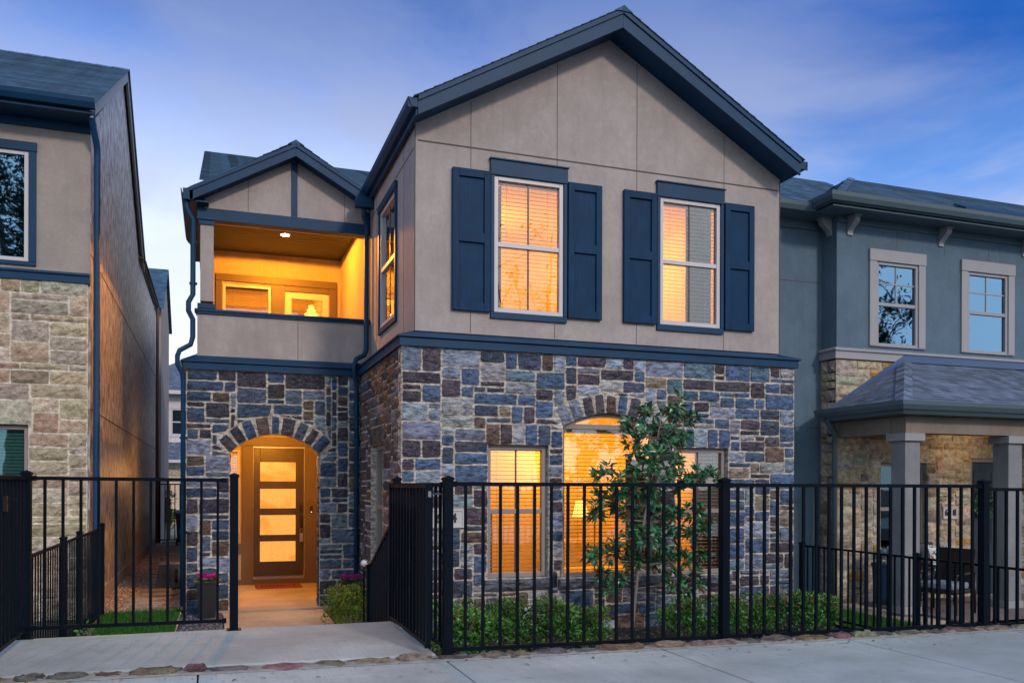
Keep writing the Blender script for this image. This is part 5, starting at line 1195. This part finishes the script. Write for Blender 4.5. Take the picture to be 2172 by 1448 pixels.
pos = [(2.55, 8.95, 'red-tipped hedge shrub nearest the corner fence post'), (3.08, 9.05, 'red-tipped hedge shrub second from the corner fence post, below the left stone-framed window'), (3.62, 8.95, 'red-tipped hedge shrub third from the corner fence post'), (4.10, 9.05, 'red-tipped hedge shrub just left of the bare wall by the young magnolia'),
       (5.45, 9.15, 'red-tipped hedge shrub just right of the magnolia trunk'), (5.98, 9.0, 'red-tipped hedge shrub under the right-hand stone-framed window'), (6.52, 9.1, 'red-tipped hedge shrub right of the middle fence post'), (7.02, 9.0, 'red-tipped hedge shrub near the right end of the stone wall'), (7.45, 9.15, 'red-tipped hedge shrub at the far right end of the bed')]
rg = random.Random(9)
for i, (x, y, lb) in enumerate(pos):
    o = protos[i] if i < 3 else dup(protos[i % 3], (x, y, 0), rg.uniform(0, 6.28), (rg.uniform(.82, 1.02),)*2+(rg.uniform(.74, 1.0),))
    if i < 3: o.location = (x, y, 0)
    tag(o, lb, 'shrub', 'hedge shrubs below the stone windows')
t = shrub(1.78, 11.55, .40, .60, 3600, m_leafy, .038, .018, 8); tag(t, 'bright yellow-green shrub beside the front walk near the arch', 'shrub')
t = shrub(2.06, 12.6, .24, .5, 1100, m_leafh, .045, .02, 18); tag(t, 'small dark green shrub behind the yellow-green one by the downspout', 'shrub')
t = shrub(-1.30, 10.4, .13, .55, 130, m_leafh, .06, .028, 28); tag(t, 'thin sprig of leaves in front of the low yard fence at the left', 'shrub')
t = shrub(-1.75, 33.5, .6, 1.9, 2600, m_leafy, .10, .05, 38); tag(t, 'yellow-green hedge beyond the gate at the end of the passage', 'shrub')

# magnolia
def wpt(px, py, y=9.62):
    u = (px-1086)/1802; t_ = y/(.943-.3327*u); return Vector(((.943*u+.3327)*t_, y, ZC+(1029-py)/1802*t_))
t = thing('magnolia_tree', 'young magnolia with glossy dark leaves in front of the arched window', 'tree', (5.06, 9.72, 0))
rg = random.Random(4); base_ = Vector((5.06, 9.72, 0)); top_ = wpt(1402, 885)
trunk = [base_-Vector((0, 0, .03)), base_+Vector((.0, 0, .08)), wpt(1352, 1220, 9.7), wpt(1362, 1130, 9.68), wpt(1376, 1040, 9.65), wpt(1388, 960, 9.62), top_]
m = MB(); m.tube(trunk, .02, 8, rs=[.038, .026, .023, .020, .016, .011, .005]); m.build('trunk', m_bark, t, smooth=True)
cl = [(1330, 905, .10), (1375, 870, .10), (1425, 868, .13), (1462, 885, .08), (1345, 935, .13), (1400, 915, .16), (1440, 930, .11), (1385, 965, .14), (1350, 985, .10), (1425, 985, .12), (1395, 1010, .14),
      (1285, 1000, .11), (1310, 1030, .12), (1268, 1052, .09), (1340, 1040, .13), (1375, 1050, .14), (1470, 1005, .11), (1502, 1010, .10), (1445, 1035, .10), (1270, 1085, .08), (1310, 1075, .10), (1350, 1095, .13), (1395, 1085, .15), (1432, 1090, .12), (1475, 1085, .11),
      (1335, 1140, .12), (1378, 1135, .13), (1420, 1140, .13), (1462, 1130, .11), (1495, 1115, .07), (1262, 1175, .08), (1300, 1165, .10), (1345, 1185, .12), (1400, 1185, .12), (1450, 1178, .12), (1490, 1175, .08), (1280, 1215, .07), (1320, 1225, .08), (1430, 1225, .11), (1475, 1222, .10), (1290, 1250, .05), (1455, 1250, .07)]
bm_ = MB(); lm_ = MB()
for cx, cy, r_ in cl:
    c = wpt(cx, cy, 9.62+rg.uniform(-.22, .22)); tz = min(max((c.z-.18-.0)/ (top_.z), .12), .95); k_ = tz*(len(trunk)-2); i0 = 1+int(k_); i0 = min(i0, len(trunk)-2); at_ = trunk[i0].lerp(trunk[i0+1], k_-int(k_))
    if at_.z > c.z: at_.z = max(.5, c.z-.12)
    bm_.tube([at_, (at_+c)/2+Vector((0, 0, -.03)), c], .006, 5, rs=[.009, .006, .003])
    for _ in range(max(6, int(r_*115))):
        tip = c+Vector((rg.gauss(0, .50)*r_, rg.gauss(0, .7)*r_, rg.gauss(0, .52)*r_)); bm_.tube([c.lerp(tip, .0), tip], .002, 4)
        ax = (tip-c).normalized() if (tip-c).length > .01 else Vector((0, 0, 1)); ax = (ax+Vector((0, 0, .5))).normalized(); sd = rg.uniform(0, 6.28)
        for q in range(rg.randint(6, 9)):
            a = sd+q*2.4; s1 = ax.orthogonal().normalized(); s2 = ax.cross(s1); dd = ax*rg.uniform(.15, .8)+(s1*math.cos(a)+s2*math.sin(a))*rg.uniform(.7, 1.0)
            leaf(lm_, tip+ax*rg.uniform(-.03, .02), dd, rg.uniform(.075, .155), rg.uniform(.032, .055), rg, .3, tone(rg))
bm_.build('branch', m_bark, t); lm_.build('crown', m_leafm, t, fixn=False)

# flower planters
def planter(x, y, h, w, lb, seed):
    t = thing('flower_planter', lb, 'planter', (x, y, 0), 'flower planters beside the arch'); m = MB(); a, b = w*.36, w*.5
    m.add([(x-a, y-a, 0), (x+a, y-a, 0), (x+a, y+a, 0), (x-a, y+a, 0), (x-b, y-b, h), (x+b, y-b, h), (x+b, y+b, h), (x-b, y+b, h)], [(3, 2, 1, 0), (4, 5, 6, 7), (0, 1, 5, 4), (1, 2, 6, 5), (2, 3, 7, 6), (3, 0, 4, 7)])
    m.box(x-b-.012, x+b+.012, y-b-.012, y+b+.012, h-.025, h+.004); m.build('pot', m_pot, t, bevel=.004)
    rg = random.Random(seed); m = MB()
    for _ in range(170): d_ = rdir(rg, .7); leaf(m, Vector((x, y, h))+Vector((d_.x*b, d_.y*b, abs(d_.z)*.04)), d_, .055, .03, rg, tone=tone(rg))
    m.build('foliage', m_leafh, t, fixn=False); m = MB()
    for _ in range(150):
        c = Vector((x+rg.uniform(-1, 1)*b*.95, y+rg.uniform(-1, 1)*b*.95, h+rg.uniform(.04, .10)))
        for q in range(5): a_ = q*1.257+rg.random(); leaf(m, c, Vector((math.cos(a_), math.sin(a_), .5)), .024, .020, rg, tone=tone(rg))
    m.build('flower', m_flower, t, fixn=False)
planter(-.06, 13.05, .53, .30, 'tapered black planter with magenta flowers left of the arch behind the fence', 1)
planter(2.02, 13.15, .44, .30, 'black planter with magenta flowers right of the arch beside the downspout', 2)

# small fittings
m = MB(); m.lathe((1.50, 8.55, 1.10), [(.0, 0), (.025, .01), (.035, .035), (.025, .06), (.0, .07)], 14)
tt = thing('path_light', 'small round white path light on a stake beside the sloping rail', 'light', (1.42, 8.55, 0)); m.v = [(v[0]-.06, v[1], v[2]) for v in m.v]; m.build('globe', m_plaque, tt, smooth=True)
m = MB(); m.tube([(1.44, 8.55, 0), (1.44, 8.55, 1.11)], .009, 6); m.build('stake', m_black, tt)

# trees on the other side of the street (mirrored in the window panes)
def street_tree(x, y, h, r, n_, seed, lb, ls=.22, bare=False):
    rg = random.Random(seed); t = thing('street_tree', lb, 'tree', (x, y, 0), 'trees across the street'); m = MB(); c0 = Vector((x, y, 0)); tips = []
    m.tube([c0-Vector((0, 0, .1)), c0+Vector((.1, 0, h*.2)), c0+Vector((.0, .2, h*.42))], .2, 10, rs=[h*.028, h*.02, h*.014])
    for i in range(15):
        a = rg.uniform(0, 6.28); s0 = c0+Vector((0, .1, h*rg.uniform(.24, .42))); e = c0+Vector((math.cos(a)*r*rg.uniform(.4, .85), math.sin(a)*r*rg.uniform(.4, .85), h*rg.uniform(.55, .97))); mid = s0.lerp(e, .5)+Vector((0, 0, -.04*h))
        m.tube([s0, mid, e], .05, 6, rs=[h*.009, h*.005, h*.002])
        for _ in range(9):
            q = s0.lerp(e, rg.uniform(.4, 1)); f_ = q+rdir(rg, .4)*r*rg.uniform(.2, .42); m.tube([q, q.lerp(f_, .5)+rdir(rg)*.1, f_], .02, 4, rs=[h*.0025, h*.0016, h*.0008]); tips.append(f_)
            if bare:
                for _k in range(4): g_ = q.lerp(f_, rg.uniform(.3, 1)); m.tube([g_, g_+rdir(rg, .5)*r*.16], .01, 3, rs=[.012, .004])
    m.build('trunk', m_bark, t); m = MB()
    for _ in range(n_):
        q = rg.choice(tips)+rdir(rg)*abs(rg.gauss(0, .5))*r*.18; leaf(m, q, rdir(rg, -.1), ls*rg.uniform(.6, 1.2), ls*.55, rg, tone=tone(rg))
    m.build('crown', m_leaft, t, fixn=False)
street_tree(-8.0, -14, 23, 8, 30000, 1, 'tall dense leafy tree across the street, mirrored in the upper window of the limestone house')
street_tree(14, -15, 13.2, 4.5, 1500, 2, 'thinly leaved tree across the street, mirrored in the gable windows', bare=True)
street_tree(31, -14, 12.5, 6.5, 20000, 3, 'rounded leafy tree across the street, mirrored in the windows of the grey house')

# dry leaves and grit blown along the sidewalk edge
rg = random.Random(91); m = MB()
for _ in range(420):
    x = rg.uniform(-1.4, 7.5); y = LX(x)-.03-abs(rg.gauss(0, .16)); k = rg.uniform(.5, 1.2); c_ = rg.choice([(.20, .13, .07), (.10, .08, .06), (.28, .22, .14), (.06, .07, .05)]); r_ = rg.uniform(.003, .011) if rg.random() < .85 else rg.uniform(.012, .022)
    a = rg.uniform(0, 6.28); u_ = Vector((math.cos(a), math.sin(a), 0))*r_; v_ = Vector((-math.sin(a), math.cos(a), 0))*r_*.5; p = Vector((x, y, .753))
    m.add([p-u_, p-v_+Vector((0, 0, r_*.3)), p+u_+Vector((0, 0, r_*.4)), p+v_+Vector((0, 0, r_*.25))], [(0, 1, 2, 3)], tuple(q*k for q in c_))
o = m.build('leaf_litter', m_tone, fixn=False); o['kind'] = 'stuff'
